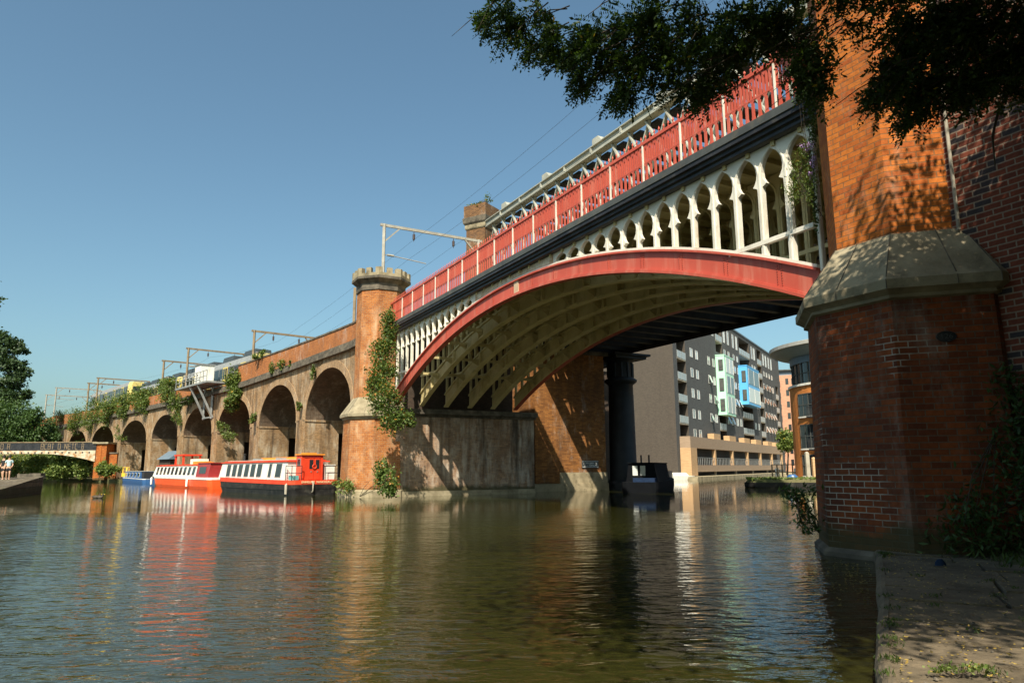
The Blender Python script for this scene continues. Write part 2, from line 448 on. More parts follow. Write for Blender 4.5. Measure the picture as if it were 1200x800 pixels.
MT['timber_shaded'] = M_noise('shaded_cedar_cladding', (0.27, 0.19, 0.13), (0.36, 0.26, 0.18), 0.7, 1.2, (1, 1, 12), bumps=0.2, bscale=6)  # duller copy of the cedar: the long face's shade put into the colour
MT['green_pod'] = M_plain('mint_green_render', (0.42, 0.72, 0.55), 0.4, var=0.06, scale=0.4)
MT['blue_pod'] = M_plain('sky_blue_render', (0.1, 0.4, 0.76), 0.35, var=0.06, scale=0.4)
MT['void'] = M_plain('shadowed_interior', (0.02, 0.02, 0.022), 0.8)
MT['glass_rail'] = M_plain('frosted_glass_balustrade', (0.36, 0.4, 0.41), 0.3)
MT['orange_brick'] = M_brick('bright_orange_brick', (0.6, 0.22, 0.05), (0.5, 0.16, 0.04), (0.5, 0.25, 0.1), grime=0.1, damp=False, bumpk=0.2)
MT['pink_brick'] = M_brick('pink_tower_brick', (0.55, 0.3, 0.2), (0.46, 0.24, 0.16), (0.5, 0.38, 0.3), bw=0.5, bh=0.2, grime=0.1, damp=False, bumpk=0.1)
MT['slate_blue'] = M_plain('slate_blue_cladding', (0.12, 0.17, 0.22), 0.5)
MT['roof_grey'] = M_plain('pale_grey_roof', (0.36, 0.35, 0.32), 0.6)
MT['concrete'] = M_noise('weathered_concrete', (0.28, 0.25, 0.2), (0.42, 0.39, 0.32), 0.9, 1.0, bumps=0.3)
MT['boat_black'] = M_noise('black_hull_paint', (0.012, 0.012, 0.013), (0.03, 0.028, 0.027), 0.4, 2.0, (1, 1, 1), bumps=0.05, stain=(0.09, 0.085, 0.07), stain_k=0.55, stain_s=2.5)
MT['boat_shaded'] = M_plain('shaded_boat_paint', (0.006, 0.007, 0.009), 0.9, spec=0.08)  # near-black boat paint: the boat's shadow is put into the colour
MT['boat_navy'] = M_plain('navy_boat_paint', (0.015, 0.03, 0.07), 0.8, spec=0.1)
MT['boat_red'] = M_noise('glossy_red_boat_paint', (0.6, 0.05, 0.02), (0.7, 0.07, 0.028), 0.35, 1.0, bumps=0.03, stain=(0.5, 0.12, 0.07), stain_k=0.3)
MT['boat_orange'] = M_noise('orange_red_boat_paint', (0.74, 0.085, 0.018), (0.82, 0.11, 0.025), 0.35, 1.0, bumps=0.03, stain=(0.4, 0.1, 0.05), stain_k=0.25)
MT['boat_white'] = M_noise('white_boat_paint', (0.68, 0.66, 0.6), (0.8, 0.78, 0.72), 0.4, 1.0, bumps=0.03, stain=(0.42, 0.36, 0.26), stain_k=0.5, stain_s=2.2, stain_vec=(1, 1, 0.4))
MT['boat_maroon'] = M_plain('maroon_boat_paint', (0.3, 0.03, 0.03), 0.35)
MT['boat_blue'] = M_plain('blue_boat_paint', (0.035, 0.11, 0.28), 0.35)
MT['orange'] = M_plain('orange_plastic', (0.72, 0.25, 0.03), 0.5)
MT['teal'] = M_plain('teal_plastic', (0.1, 0.36, 0.36), 0.5)
MT['yellow'] = M_plain('yellow_paint', (0.78, 0.5, 0.04), 0.45)
MT['tram_yellow'] = M_plain('pale_yellow_tram_paint', (0.6, 0.48, 0.16), 0.4)
MT['tram_grey'] = M_plain('silver_tram_paint', (0.22, 0.23, 0.23), 0.5)
MT['tram_dark'] = M_plain('dark_tram_paint', (0.045, 0.055, 0.06), 0.45)
MT['cream_text'] = M_plain('cream_lettering', (0.8, 0.68, 0.4), 0.5)
MT['sign_white'] = M_plain('white_lettering', (0.7, 0.7, 0.68), 0.5)
MT['skin'] = M_plain('skin', (0.5, 0.3, 0.2), 0.6)
MT['cloth_black'] = M_plain('black_cloth', (0.015, 0.015, 0.018), 0.9)
MT['cloth_teal'] = M_plain('pale_teal_cloth', (0.4, 0.55, 0.58), 0.9)
MT['hair'] = M_plain('dark_hair', (0.015, 0.011, 0.009), 0.8)
MT['bark'] = M_noise('tree_bark', (0.04, 0.032, 0.024), (0.1, 0.08, 0.06), 0.95, 3, (1, 1, 0.3), bumps=0.7, bscale=8, bdist=0.03)
MT['leaf_dark'] = M_leaf('dark_pinnate_leaf', (0.025, 0.05, 0.015), (0.055, 0.095, 0.02), trans=0.36, yellow=0.015)
MT['leaf_tree'] = M_leaf('tree_leaf', (0.035, 0.07, 0.02), (0.075, 0.13, 0.035), trans=0.25)
MT['leaf_poplar'] = M_leaf('poplar_leaf', (0.028, 0.055, 0.022), (0.06, 0.1, 0.04), trans=0.25)
MT['leaf_wall'] = M_leaf('wall_shrub_leaf', (0.06, 0.1, 0.02), (0.14, 0.19, 0.045), trans=0.3, yellow=0.03)
MT['leaf_bright'] = M_leaf('bank_leaf', (0.08, 0.13, 0.025), (0.2, 0.25, 0.07), trans=0.3, yellow=0.03)
MT['leaf_ivy'] = M_leaf('ivy_leaf', (0.05, 0.09, 0.02), (0.12, 0.17, 0.035), trans=0.3, yellow=0.06, cc=(0.4, 0.2, 0.03))
MT['flower'] = M_leaf('lilac_flower', (0.3, 0.18, 0.42), (0.45, 0.3, 0.6), trans=0.2)
MT['litter'] = M_leaf('fallen_leaf', (0.3, 0.2, 0.05), (0.5, 0.36, 0.09), trans=0.1)
MT['grass'] = M_leaf('grass_blade', (0.04, 0.07, 0.015), (0.09, 0.13, 0.03), trans=0.3)

def M_pane():
    """window panes: dark to pale at random, blinds and sky reflection put into the colour"""
    m, nt, b = mat_new('apartment_glass')
    oi = nd(nt, 'ShaderNodeObjectInfo')
    col = ramp(nt, oi.outputs['Random'], 0.15, 0.85, (0.12, 0.14, 0.15), (0.62, 0.64, 0.62))  # pale end of the range paints in the reflected sky
    nt.links.new(col, b.inputs['Base Color']); b.inputs['Roughness'].default_value = 0.08; b.inputs['Specular IOR Level'].default_value = 0.9
    return m
MT['glass_sky'] = M_pane()

# ================================================================== SETTING
def flat(name, pts, z, m, kind='structure', sub=1):
    b = MB(); b.poly([(p[0], p[1], z) for p in pts]); o = b.build(name, m); return tag(o, kind=kind)

flat('canal_water', [(-420, -60), (160, -60), (160, 420), (-420, 420)], 0.0, M_water())
flat('canal_bed', [(-430, -70), (170, -70), (170, 430), (-430, 430)], -1.6, MT['earth'])

US = np.array([34, 40.5, 45.6, 51.5, 64.8, 77.6, 96, 107.8, 134.2, 163.2, 230.0])
VS = np.array([0, -.2, -1, -1.95, -4.4, -7.3, -12.17, -15.26, -21.95, -29.4, -46.5])
def VW(u, off=0.0, z=0.0):
    """point on the viaduct: u along it, off metres behind its front face"""
    v = np.interp(u, US, VS); d = 2.0
    dv = (np.interp(u + d, US, VS) - np.interp(u - d, US, VS)) / (2 * d) if u > 36.5 else 0.0
    n = np.array([-dv, 1.0]); n /= np.linalg.norm(n)
    return W(u + n[0] * off, v + n[1] * off, z)

# land: behind the viaduct, the far quay, and the ground to the horizon
def land(name, pts, z, m):
    b = MB()
    b.poly([(p[0], p[1], z) for p in pts])
    for k in range(len(pts)):
        a, c = pts[k], pts[(k + 1) % len(pts)]
        b.poly([(a[0], a[1], -1.5), (c[0], c[1], -1.5), (c[0], c[1], z), (a[0], a[1], z)])
    return tag(b.build(name, m), kind='structure')
q = [VW(u, -0.25)[:2] for u in (36, 41, 46, 52, 65, 78, 90, 97, 104, 112)]
bank_pts = [at(142, 557, 104)[:2], at(100, 557, 112)[:2], at(45, 556, 112)[:2], at(-20, 556, 110)[:2], at(-200, 556, 108)[:2]]
land('viaduct_quay', q + bank_pts + [(-420, 110), (-420, 2500), (-60, 2500), (-2, 66)], 0.42, MT['earth'])
PB = np.array([22.92, 100.0, 0.0])                 # corner of the charcoal apartment block
BAZ = rad(30.3)
BD = np.array([math.sin(BAZ), math.cos(BAZ), 0.0]); BN = np.array([math.cos(BAZ), -math.sin(BAZ), 0.0])
fq = [PB + BD * s + BN * o for s, o in ((-3, -45), (-3, 3.6), (56, 3.6), (62, 16), (200, 16))]
land('far_quay', [tuple(p[:2]) for p in fq] + [(900, 2500), (-58, 2500), (-30, 140)], 0.4, MT['stone_pale'])
land('east_quay', [(23.5, 66), (27, 58), (60, 40), (300, 30), (300, 240), (140, 250), (47, 108), (33, 86)], 0.55, MT['stone_pale'])

# ------------------------------------------------------------------ towpath: worn slabs, with a rounded edge
def towpath():
    rng = random.Random(4)
    m, nt, b = mat_new('worn_towpath_stone')
    col = ramp(nt, pos_noise(nt, 1.3, detail=9, rough=0.68), 0.32, 0.66, (0.06, 0.046, 0.029), (0.19, 0.148, 0.093))
    col = mixc(nt, mathn(nt, 'MULTIPLY', ramp(nt, pos_noise(nt, 2.4, detail=8, rough=0.7), 0.5, 0.68), 0.6), col, (0.055, 0.045, 0.025))
    nt.links.new(col, b.inputs['Base Color']); b.inputs['Roughness'].default_value = 0.9
    bump(nt, b, mathn(nt, 'ADD', pos_noise(nt, 3.0, detail=6), mathn(nt, 'MULTIPLY', pos_noise(nt, 26, detail=4), 0.25)), 0.9, 0.07)
    MT['towpath'] = m
    edge = [(1.6, 3.0), (2.2, 4.4), (2.56, 5.19), (3.02, 6.09), (3.69, 7.42), (4.6, 9.2), (5.6, 11.18), (6.3, 12.6), (6.95, 13.95)]
    edge = [np.array(e) for e in edge]
    mb = MB()
    L = [0.0]
    for k in range(1, len(edge)): L.append(L[-1] + np.linalg.norm(edge[k] - edge[k - 1]))
    ex = [e[0] for e in edge]; ey = [e[1] for e in edge]
    across = np.array([0.9, -0.42])
    P = lambda t: np.array([np.interp(t, L, ex), np.interp(t, L, ey)]) + across * (.022 * math.sin(3.1 * t) + .018 * math.sin(7.3 * t + 1))
    t = 0.0; rows = []
    while t < L[-1] - 0.2:            # rows of slabs across the path
        w = rng.uniform(0.75, 1.15); t2 = min(t + w, L[-1]); rows.append((t, t2)); t = t2
    for (a, c) in rows:
        d = 0.0; k = 0
        while d < 7.0:
            wd = rng.uniform(1.0, 1.9); g = 0.022
            z = 0.2 + rng.uniform(-0.022, 0.014) * (.3 if k == 0 else 1)
            q_ = []
            for tt, dd in ((a + g, d + g), (a + g, d + wd - g), (c - g, d + wd - g), (c - g, d + g)):
                p = P(tt) + across * dd; q_.append(np.array([p[0] + rng.uniform(-.01, .01), p[1] + rng.uniform(-.02, .02), z + rng.uniform(-.014, .014)]))
            if k == 0:                 # rounded outer arris, jointed tightly
                n_ = -across
                e0, e1 = P(a), P(c)
                o = [np.array([e0[0] + across[0] * g, e0[1] + across[1] * g, .205]), np.array([e1[0] + across[0] * g, e1[1] + across[1] * g, .205])]
                prof = [(0.0, 0.0), (0.05, -0.012), (0.09, -0.045), (0.115, -0.1), (0.12, -0.9)]
                for i in range(len(prof) - 1):
                    A = [o[0] + np.array([n_[0] * prof[i][0], n_[1] * prof[i][0], prof[i][1]]), o[1] + np.array([n_[0] * prof[i][0], n_[1] * prof[i][0], prof[i][1]])]
                    B = [o[0] + np.array([n_[0] * prof[i + 1][0], n_[1] * prof[i + 1][0], prof[i + 1][1]]), o[1] + np.array([n_[0] * prof[i + 1][0], n_[1] * prof[i + 1][0], prof[i + 1][1]])]
                    mb.poly([A[0], A[1], B[1], B[0]])
            mb.poly(q_)
            for i in range(4):
                A, B = q_[i], q_[(i + 1) % 4]
                mb.poly([A, B, B - np.array([0, 0, .12]), A - np.array([0, 0, .12])])
            d += wd; k += 1
    tag(mb.build('towpath', m), kind='structure')
    # bed under the slabs, and the ground away to the right and behind the camera
    b2 = MB()
    base = [P(x) for x in np.linspace(0, L[-1], 12)]
    lo = [(-60, -60), (-60, -8), (1.0, -7), (1.3, -2)] + [(p[0] + 0.02, p[1]) for p in base] + [(40, 30), (300, 30), (300, -60)]
    b2.poly([(p[0], p[1], 0.13) for p in lo])
    for k in range(len(lo) - 1):
        b2.poly([(lo[k][0], lo[k][1], -1.5), (lo[k + 1][0], lo[k + 1][1], -1.5), (lo[k + 1][0], lo[k + 1][1], 0.13), (lo[k][0], lo[k][1], 0.13)])
    tag(b2.build('ground', MT['earth']), kind='structure')
    # grassy bank rising to the right
    b3 = MB()
    n = 14
    A = [np.array([np.interp(i / n, [0, 1], [3.6, 6.7]) + 2.0 - .8 * math.sin(i / n * 2.6), np.interp(i / n, [0, 1], [1.0, 13.2])]) for i in range(n + 1)]
    for i in range(n):
        for j in range(5):
            f = lambda i_, j_: np.array([A[i_][0] + j_ * 0.9, A[i_][1] - j_ * 0.42 * .3, 0.16 + 0.2 * j_ + 0.06 * math.sin(i_ * 2.1 + j_)])
            b3.poly([f(i, j), f(i, j + 1), f(i + 1, j + 1), f(i + 1, j)], smooth=True)
    tag(b3.build('grass_bank', MT['earth']), kind='structure')
towpath()

# ================================================================== IRON ARCH BRIDGE  (local x = u, y = -v)
RC, Z0, ZE = 14.9, 9.07, 9.80
def zi(u): R = 36.65; return Z0 - R + math.sqrt(R * R - (u - RC) ** 2)
def ze(u): R = 37.9; return ZE - R + math.sqrt(R * R - (u - RC) ** 2)
US0, US1 = -0.75, 30.55
bridge = empty('arch_bridge', O, BROT, 'red and white cast iron arch bridge with gothic openwork spanning the canal', 'bridge')
def rib(v0, web, fl, name_mat):
    b = MB(); n = 56
    us = np.linspace(US0, US1, n + 1)
    def strip(ya, yb, fa, fb):      # a solid following the arch between y limits and two height functions
        for k in range(n):
            a, c = us[k], us[k + 1]
            lo = [(a, ya, fa(a)), (c, ya, fa(c)), (c, yb, fa(c)), (a, yb, fa(a))]
            hi = [(a, ya, fb(a)), (c, ya, fb(c)), (c, yb, fb(c)), (a, yb, fb(a))]
            b.poly(lo[::-1]); b.poly(hi)
            b.poly([lo[0], lo[1], hi[1], hi[0]]); b.poly([lo[3], hi[3], hi[2], lo[2]])
            if k == 0: b.poly([lo[0], hi[0], hi[3], lo[3]])
            if k == n - 1: b.poly([lo[1], lo[2], hi[2], hi[1]])
    y = -v0
    strip(y - web / 2, y + web / 2, lambda u: zi(u) + 0.085, lambda u: ze(u) - 0.07)
    strip(y - fl / 2, y + fl / 2, zi, lambda u: zi(u) + 0.085)
    strip(y - fl / 2 * .9, y + fl / 2 * .9, lambda u: ze(u) - 0.07, ze)
    strip(y - web / 2 - .05, y + web / 2 + .05, lambda u: zi(u) + 0.085, lambda u: zi(u) + 0.14)
    return b
RV = [0.13 + 1.684 * k for k in range(6)]
def rib_stiff(v0, side_r):
    """vertical stiffeners bolted on the web"""
    for u in np.arange(1.6, 29.5, 3.36):
        for s in side_r:
            b = MB(); b.box((u - .05, -v0 + s * .04, zi(u) + .087), (u + .05, -v0 + s * .19, ze(u) - .072))
            yield b
PITCH_COL, U_COL = 0.87, -0.04
def tracery(v0, depth, n_hi=6):
    """gothic openwork between the rib and the deck: slender shafts, cusped pointed arches"""
    b = MB(); y0, y1 = -v0 - depth / 2, -v0 + depth / 2
    ZT = 10.1
    cols = [U_COL + PITCH_COL * k for k in range(-1, 36)]
    def slab(pts):       # prism through the depth of the plate, convex outline in (u, z)
        lo = [(p[0], y0, p[1]) for p in pts]; hi = [(p[0], y1, p[1]) for p in pts]
        b.poly(lo); b.poly(hi[::-1])
        for k in range(len(pts)): b.poly([lo[k], hi[k], hi[(k + 1) % len(pts)], lo[(k + 1) % len(pts)]])
    for i in range(len(cols) - 1):
        a, c = cols[i], cols[i + 1]; m = (a + c) / 2
        if a < US0 - .3 or c > US1 + .35: continue
        zb = ze(m); av = ZT - zb
        if av < 0.5:
            slab([(a, ze(a) - .02), (c, ze(c) - .02), (c, ZT), (a, ZT)]); continue
        H = min(1.05, 0.74 * av)                    # head of the opening
        zs = ZT - 0.13 - H                          # springing
        sw = 0.085                                  # half shaft
        hw = PITCH_COL / 2
        # left outline of the opening, from bottom to apex: distance from bay centre against height
        prof = [(hw - sw, zs + .02 * H), (hw - sw * 1.1, zs + .09 * H), (0.205, zs + .16 * H), (0.27, zs + .23 * H), (0.33, zs + .34 * H), (0.348, zs + .48 * H),
                (0.325, zs + .63 * H), (0.255, zs + .78 * H), (0.15, zs + .9 * H), (0.0, zs + H)]
        prof = [(min(p[0], hw - sw), p[1]) for p in prof]
        for s in (-1, 1):
            z_b = min(ze(m + s * hw), ze(m + s * (hw - sw))) - .03
            q = [(m + s * hw, z_b), (m + s * hw, prof[0][1]), (m + s * prof[0][0], prof[0][1]), (m + s * prof[0][0], z_b)]
            slab(q if s < 0 else q[::-1])
            for k in range(len(prof) - 1):
                q = [(m + s * hw, prof[k][1]), (m + s * hw, prof[k + 1][1]), (m + s * prof[k + 1][0], prof[k + 1][1]), (m + s * prof[k][0], prof[k][1])]
                slab(q if s < 0 else q[::-1])
        slab([(a, zs + H), (c, zs + H), (c, ZT), (a, ZT)])
        # raised arch moulding and shaft roll on the outer face
        for s in (-1, 1):
            pts = [(m + s * (hw - .012), -v0 - depth / 2, z) for z in (ze(m + s * hw), zs + .2 * H)]
            pts += [(m + s * .42, -v0 - depth / 2, zs + .44 * H), (m + s * .385, -v0 - depth / 2, zs + .64 * H), (m + s * .27, -v0 - depth / 2, zs + .84 * H), (m, -v0 - depth / 2, zs + H + .05)]
            pts = [(p[0], -v0 + depth / 2, p[2]) for p in pts]
            b.tube(pts, [.032] * 6, 6, smooth=False)
    # sill on the rib
    n = 60; us = np.linspace(US0, US1, n + 1)
    for k in range(n):
        a, c = us[k], us[k + 1]
        lo = [(a, y0 - .03, ze(a) + .003), (c, y0 - .03, ze(c) + .003), (c, y1 + .03, ze(c) + .003), (a, y1 + .03, ze(a) + .003)]
        b.hexa(lo, [(p[0], p[1], p[2] + .08) for p in lo])
    # transoms stiffening the tall end shafts
    for (a, c) in ((US0, 2.05), (27.9, US1)):
        b.box((a, y0 + .02, 7.44), (c, y1 + .035, 7.56))
    return b
for k, v in enumerate(RV):
    near = k == 0; far = k == 5
    m = MT['red'] if near else MT['cream']
    r = rib(v, 0.08, 0.30, m).build('arch_rib', m, bridge)
    if far:
        fl_ = MB(); n = 50; uu = np.linspace(US0, US1, n + 1)
        for i in range(n):
            a, c = uu[i], uu[i + 1]
            lo = [(a, -v - .155, zi(a) - .025), (c, -v - .155, zi(c) - .025), (c, -v + .155, zi(c) - .025), (a, -v + .155, zi(a) - .025)]
            fl_.hexa(lo, [(p[0], p[1], p[2] + .022 if abs(p[1] + v) < 0 else zi(p[0]) - .003) for p in lo])
        fl_.build('bottom_flange', MT['red'], r)
    for sb in rib_stiff(v, (1,) if far else (-1,) if near else (-1, 1)): sb.build('stiffener', MT['cream'], r)
    tracery(v, 0.12).build('openwork', MT['white'] if near else MT['cream'], r)
    if near:
        jb = MB(); u = 14.55
        jb.hexa([(u - .2, -v + .04, zi(u) + .09), (u + .2, -v + .04, zi(u) + .09), (u + .2, -v + .075, zi(u) + .09), (u - .2, -v + .075, zi(u) + .09)],
                [(u - .2, -v + .04, ze(u) - .08), (u + .2, -v + .04, ze(u) - .08), (u + .2, -v + .075, ze(u) - .08), (u - .2, -v + .075, ze(u) - .08)])
        jb.build('crown_joint_plate', MT['red_pale'], r)
        rb = MB()
        n = 40; uu = np.linspace(8.6, 21.2, n + 1)      # rust-stained fascia at the crown
        for i in range(n):
            a, c = uu[i], uu[i + 1]
            if ze(a) > 10.0: continue
            lo = [(a, -v + .065, ze(a) + .09), (c, -v + .065, ze(c) + .09), (c, -v + .10, ze(c) + .09), (a, -v + .10, ze(a) + .09)]
            hi = [(a, -v + .065, 10.06), (c, -v + .065, 10.06), (c, -v + .10, 10.06), (a, -v + .10, 10.06)]
            if 10.06 - ze(a) < .42: rb.hexa(lo, hi)
        rb.build('crown_fascia', MT['rusty_white'], r)
# cross braces between the ribs
for u in np.arange(1.2, 29.6, 2.03):
    b = MB(); zc = (zi(u) + ze(u)) / 2 + .05
    for k in range(5):
        b.box((u - .05, -RV[k] - .04, zc - .07), (u + .05, -RV[k + 1] + .04, zc + .07))
        for s, y in ((1, -RV[k + 1] + .05), (-1, -RV[k] - .05)):
            b.poly([(u, y, zc - .07), (u, y + s * .42, zc - .07), (u, y, zc - .36)])
            b.poly([(u + .02, y, zc - .07), (u + .02, y, zc - .36), (u + .02, y + s * .42, zc - .07)])
    b.build('cross_brace', MT['cream'], bridge)
# deck plate, cross girders, black cornice
b = MB()
b.box((-1.2, 0.05, 10.14), (31.8, -8.38, 10.32))
for u in np.arange(-0.6, 31.5, 0.87): b.box((u - .06, 0.0, 9.98), (u + .06, -8.6, 10.137))
b.build('deck', MT['cream'], bridge)
for sgn, v in ((1, 0.0), (-1, 8.3)):
    b = MB()
    prof = [(-.10, 10.11), (.10, 10.11), (.10, 10.2), (.17, 10.24), (.17, 10.3), (.24, 10.36), (.24, 10.44), (.36, 10.5), (.36, 10.72), (-.10, 10.72)]
    ring = lambda u: [(u, -v + sgn * p[0], p[1]) for p in prof]
    b.rings([ring(-1.7), ring(31.9)], cap=True)
    c = b.build('cornice', MT['slate'], bridge)
    if sgn == 1:
        d = MB()
        d.box((-1.7, -v + .101, 10.115), (31.9, -v + .165, 10.195))
        d.box((-1.7, -v + .171, 10.245), (31.9, -v + .236, 10.335))
        d.box((-1.7, -v + .241, 10.365), (31.9, -v + .33, 10.47))
        d.build('cornice_moulding', MT['black'], c)
    # parapet railing
    ra = empty('railing', (0, 0, 0)); ra.parent = bridge
    y = -v
    t = MB(); t.box((-1.6, y - .06, 12.18), (31.6, y + .06, 12.26)); t.box((-1.6, y - .04, 12.26), (31.6, y + .04, 12.30)); t.box((-1.6, y - .045, 10.86), (31.6, y + .045, 10.93))
    t.box((-1.6, y - .03, 11.50), (31.6, y + .03, 11.55)); t.build('rail', MT['red'], ra)
    for k in range(-1, 17):
        u = 1.83 * k + (1.83 if k < 0 else 0) - (1.45 if k < 0 else 0)
        p = MB(); p.box((u - .024, y + sgn * .023, 10.725), (u + .024, y + sgn * .065, 12.16)); p.build('post', MT['white'], ra)
    for k in range(-1, 17):
        pn = MB(); u0 = 1.83 * k
        for j in range(8):
            u = u0 + .229 * (j + .5)
            if u < -1.5 or u > 31.5: continue
            pn.box((u - .04, y - .022, 10.932), (u + .04, y + .022, 11.498))
            for du in (-.0573, .0573):
                pn.box((u + du - .031, y - .02, 11.552), (u + du + .031, y + .02, 12.178))
            # small pointed heads where the bars split and under the rail
            for zc in (11.45, 12.1):
                pn.poly([(u - .1, y + sgn * .026, zc + .05), (u, y + sgn * .026, zc - .09), (u + .1, y + sgn * .026, zc + .05)])
            # finial
            fz = 12.3
            pn.beam((u, y, fz), (u, y, fz + .07), .03, .03)
            cpts = [(u - .055, y, fz + .12), (u, y - .03, fz + .12), (u + .055, y, fz + .12), (u, y + .03, fz + .12)]
            for i in range(4):
                pn.poly([cpts[i], cpts[(i + 1) % 4], (u, y, fz + .235)]); pn.poly([cpts[(i + 1) % 4], cpts[i], (u, y, fz + .05)])
            pn.box((u - .055, y - .018, 10.932), (u + .055, y + .018, 11.03))
        pn.build('baluster_panel', MT['red'], ra)

# ================================================================== OCTAGONAL BRICK TOWERS
def octa(cu, cv, side, z):
    ap = side * (0.5 + math.sqrt(0.5)); R = ap / math.cos(PI / 8)
    return [np.array([cu + R * math.cos(a), -cv + R * math.sin(a), z]) for a in PI / 8 + np.arange(8) * PI / 4]
def tower(cu, cv, label, pale=False, topz=13.15, pz=0.36, pm='stone_pale'):
    loc = W(cu, cv, 0)
    t = empty('brick_tower', loc, BROT, label, 'tower')
    R = lambda s, z: octa(0, 0, s, z)
    b = MB(); b.rings([R(1.83, -1.4), R(1.83, pz), R(1.75, pz + .08)]); b.build('plinth', MT[pm], t)
    brick = MT['tower_pale'] if pale else MT['tower']
    b = MB(); b.rings([R(1.75, pz + .04), R(1.66, 4.85)]); b.build('lower_shaft', brick if pale else MT['tower_shaded'], t)
    b = MB(); b.rings([R(1.66, 4.74), R(1.73, 4.77), R(1.73, 4.83), R(1.79, 4.88), R(1.85, 4.92), R(1.85, 5.1), R(1.82, 5.15), R(1.24, 6.17)]); b.build('weathering_cap', MT['stone'], t)
    b = MB()        # dark joints between the stones of the cap
    for k in range(8):
        lo0, lo1 = R(1.822, 5.155)[k], R(1.822, 5.155)[(k + 1) % 8]; hi0, hi1 = R(1.242, 6.175)[k], R(1.242, 6.175)[(k + 1) % 8]
        f0, f1 = R(1.852, 4.93)[k], R(1.852, 4.93)[(k + 1) % 8]; g0, g1 = R(1.852, 5.1)[k], R(1.852, 5.1)[(k + 1) % 8]
        for q in ((.42,), (.0,)) if k % 2 else ((.63,), (.0,)):
            q = q[0]
            b.beam(lo0 + (lo1 - lo0) * q, hi0 + (hi1 - hi0) * q, .014, .012); b.beam(f0 + (f1 - f0) * q, g0 + (g1 - g0) * q, .012, .012)
    b.build('cap_joints', MT['stone_dark'], t)
    b = MB(); b.rings([R(1.21, 6.0), R(1.21, topz)]); b.build('upper_shaft', brick, t)
    b = MB(); b.rings([R(1.22, topz - .05), R(1.27, topz), R(1.27, topz + .22), R(1.23, topz + .26), R(1.24, topz + .45), R(1.46, topz + .68), R(1.5, topz + .7), R(1.5, topz + .86)])
    cb = b.build('corbel_course', MT['stone_dark'], t)
    b = MB()
    zt = topz + .86
    outer, inner = R(1.48, zt), R(1.24, zt)
    up = lambda p, h: p + np.array([0, 0, h])
    for k in range(8):
        o0, o1, i0, i1 = outer[k], outer[(k + 1) % 8], inner[k], inner[(k + 1) % 8]
        lo = [o0, o1, i1, i0]
        b.hexa(lo, [up(p, .2) for p in lo])
        L = lambda p, q_, t_: p + (q_ - p) * t_
        for (a, c) in ((0, .17), (.38, .62), (.83, 1)):
            q_ = [L(o0, o1, a), L(o0, o1, c), L(i0, i1, c), L(i0, i1, a)]
            b.hexa([up(p, .203) for p in q_], [up(p, .55) for p in q_])
    b.build('battlement', MT['stone'], t)
    return t
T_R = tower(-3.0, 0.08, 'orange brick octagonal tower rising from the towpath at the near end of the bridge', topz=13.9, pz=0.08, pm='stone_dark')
T_L = tower(33.0, -0.25, 'pale orange brick turret with battlements and climbing ivy at the far end of the bridge', pale=True)
# oval number plate on the right tower
pl = empty('number_plate', (0, 0, 0), 0, 'small black oval number plate on the shaded brick tower', 'sign')
def face_point(cu, cv, side, ang, z, out=0.0, lat=0.0):
    ap = side * (0.5 + math.sqrt(0.5)) + out
    return W(cu + ap * math.cos(ang) - lat * math.sin(ang), cv - (ap * math.sin(ang) + lat * math.cos(ang)), z)
ANG_B = PI * 3 / 4      # the face turned to the camera (local frame angle)
c = face_point(-3.0, 0.08, 1.73, ANG_B, 0, 0.0)
pl.location = tuple(face_point(-3.0, 0.08, 1.685, ANG_B, 4.0)); pl.rotation_euler = (0, 0, BROT + ANG_B)
b = MB(); n = 28
el = lambda r, x: [(x, -.165 * r * math.cos(t), .1 * r * math.sin(t)) for t in np.arange(n) * 2 * PI / n]
b.rings([el(1, 0.0), el(1, .02), el(.96, .028), el(.88, .028), el(.85, .02)], cap=True); b.build('plate', MT['black'], pl)
def text_mesh(name, body, size, mat, parent, loc, rot, extrude=0.004, align='CENTER', xs=1.0):
    cu = bpy.data.curves.new(name, 'FONT'); cu.body = body; cu.size = size; cu.extrude = extrude; cu.align_x = align; cu.align_y = 'CENTER'
    o = bpy.data.objects.new(name, cu); COL.objects.link(o); o.parent = parent; o.location = loc; o.rotation_euler = rot; o.scale = (xs, 1, 1)
    dg_ = bpy.context.evaluated_depsgraph_get()
    me = bpy.data.meshes.new_from_object(o.evaluated_get(dg_)); me.materials.clear(); me.materials.append(mat)
    n = bpy.data.objects.new(name, me); COL.objects.link(n); n.parent = parent; n.location = loc; n.rotation_euler = rot; n.scale = (xs, 1, 1)
    bpy.data.objects.remove(o); bpy.data.curves.remove(cu); return n
text_mesh('numeral', '126', 0.13, MT['slate'], pl, (.026, 0, 0), (PI / 2, 0, PI / 2), .004, xs=1.1)

# ------------------------------------------------------------------ abutments and walls
def lbox(mb, u0, u1, v0, v1, z0, z1, m=0): mb.box((u0, -v0, z0), (u1, -v1, z1), m)
ab = empty('abutment', W(31.5, 0, 0), BROT, 'sooty brick abutment under the arch foot beside the pale turret', 'abutment')
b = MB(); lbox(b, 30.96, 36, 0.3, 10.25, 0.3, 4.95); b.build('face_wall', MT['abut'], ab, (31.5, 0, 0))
b = MB(); lbox(b, 30.88, 36, 0.3, 10.3, -1.4, 0.297); b.build('footing', MT['stone'], ab, (31.5, 0, 0))
b = MB(); lbox(b, 30.8, 36, 0.25, 10.3, 4.953, 5.1); lbox(b, 30.5, 36, 0.25, 10.3, 5.103, 5.42); b.build('springing_ledge', MT['stone_dark'], ab, (31.5, 0, 0))
b = MB(); lbox(b, 31.75, 36, 0.3, 9.0, 5.423, 10.1); b.build('back_wall', MT['dark_brick'], ab, (31.5, 0, 0))
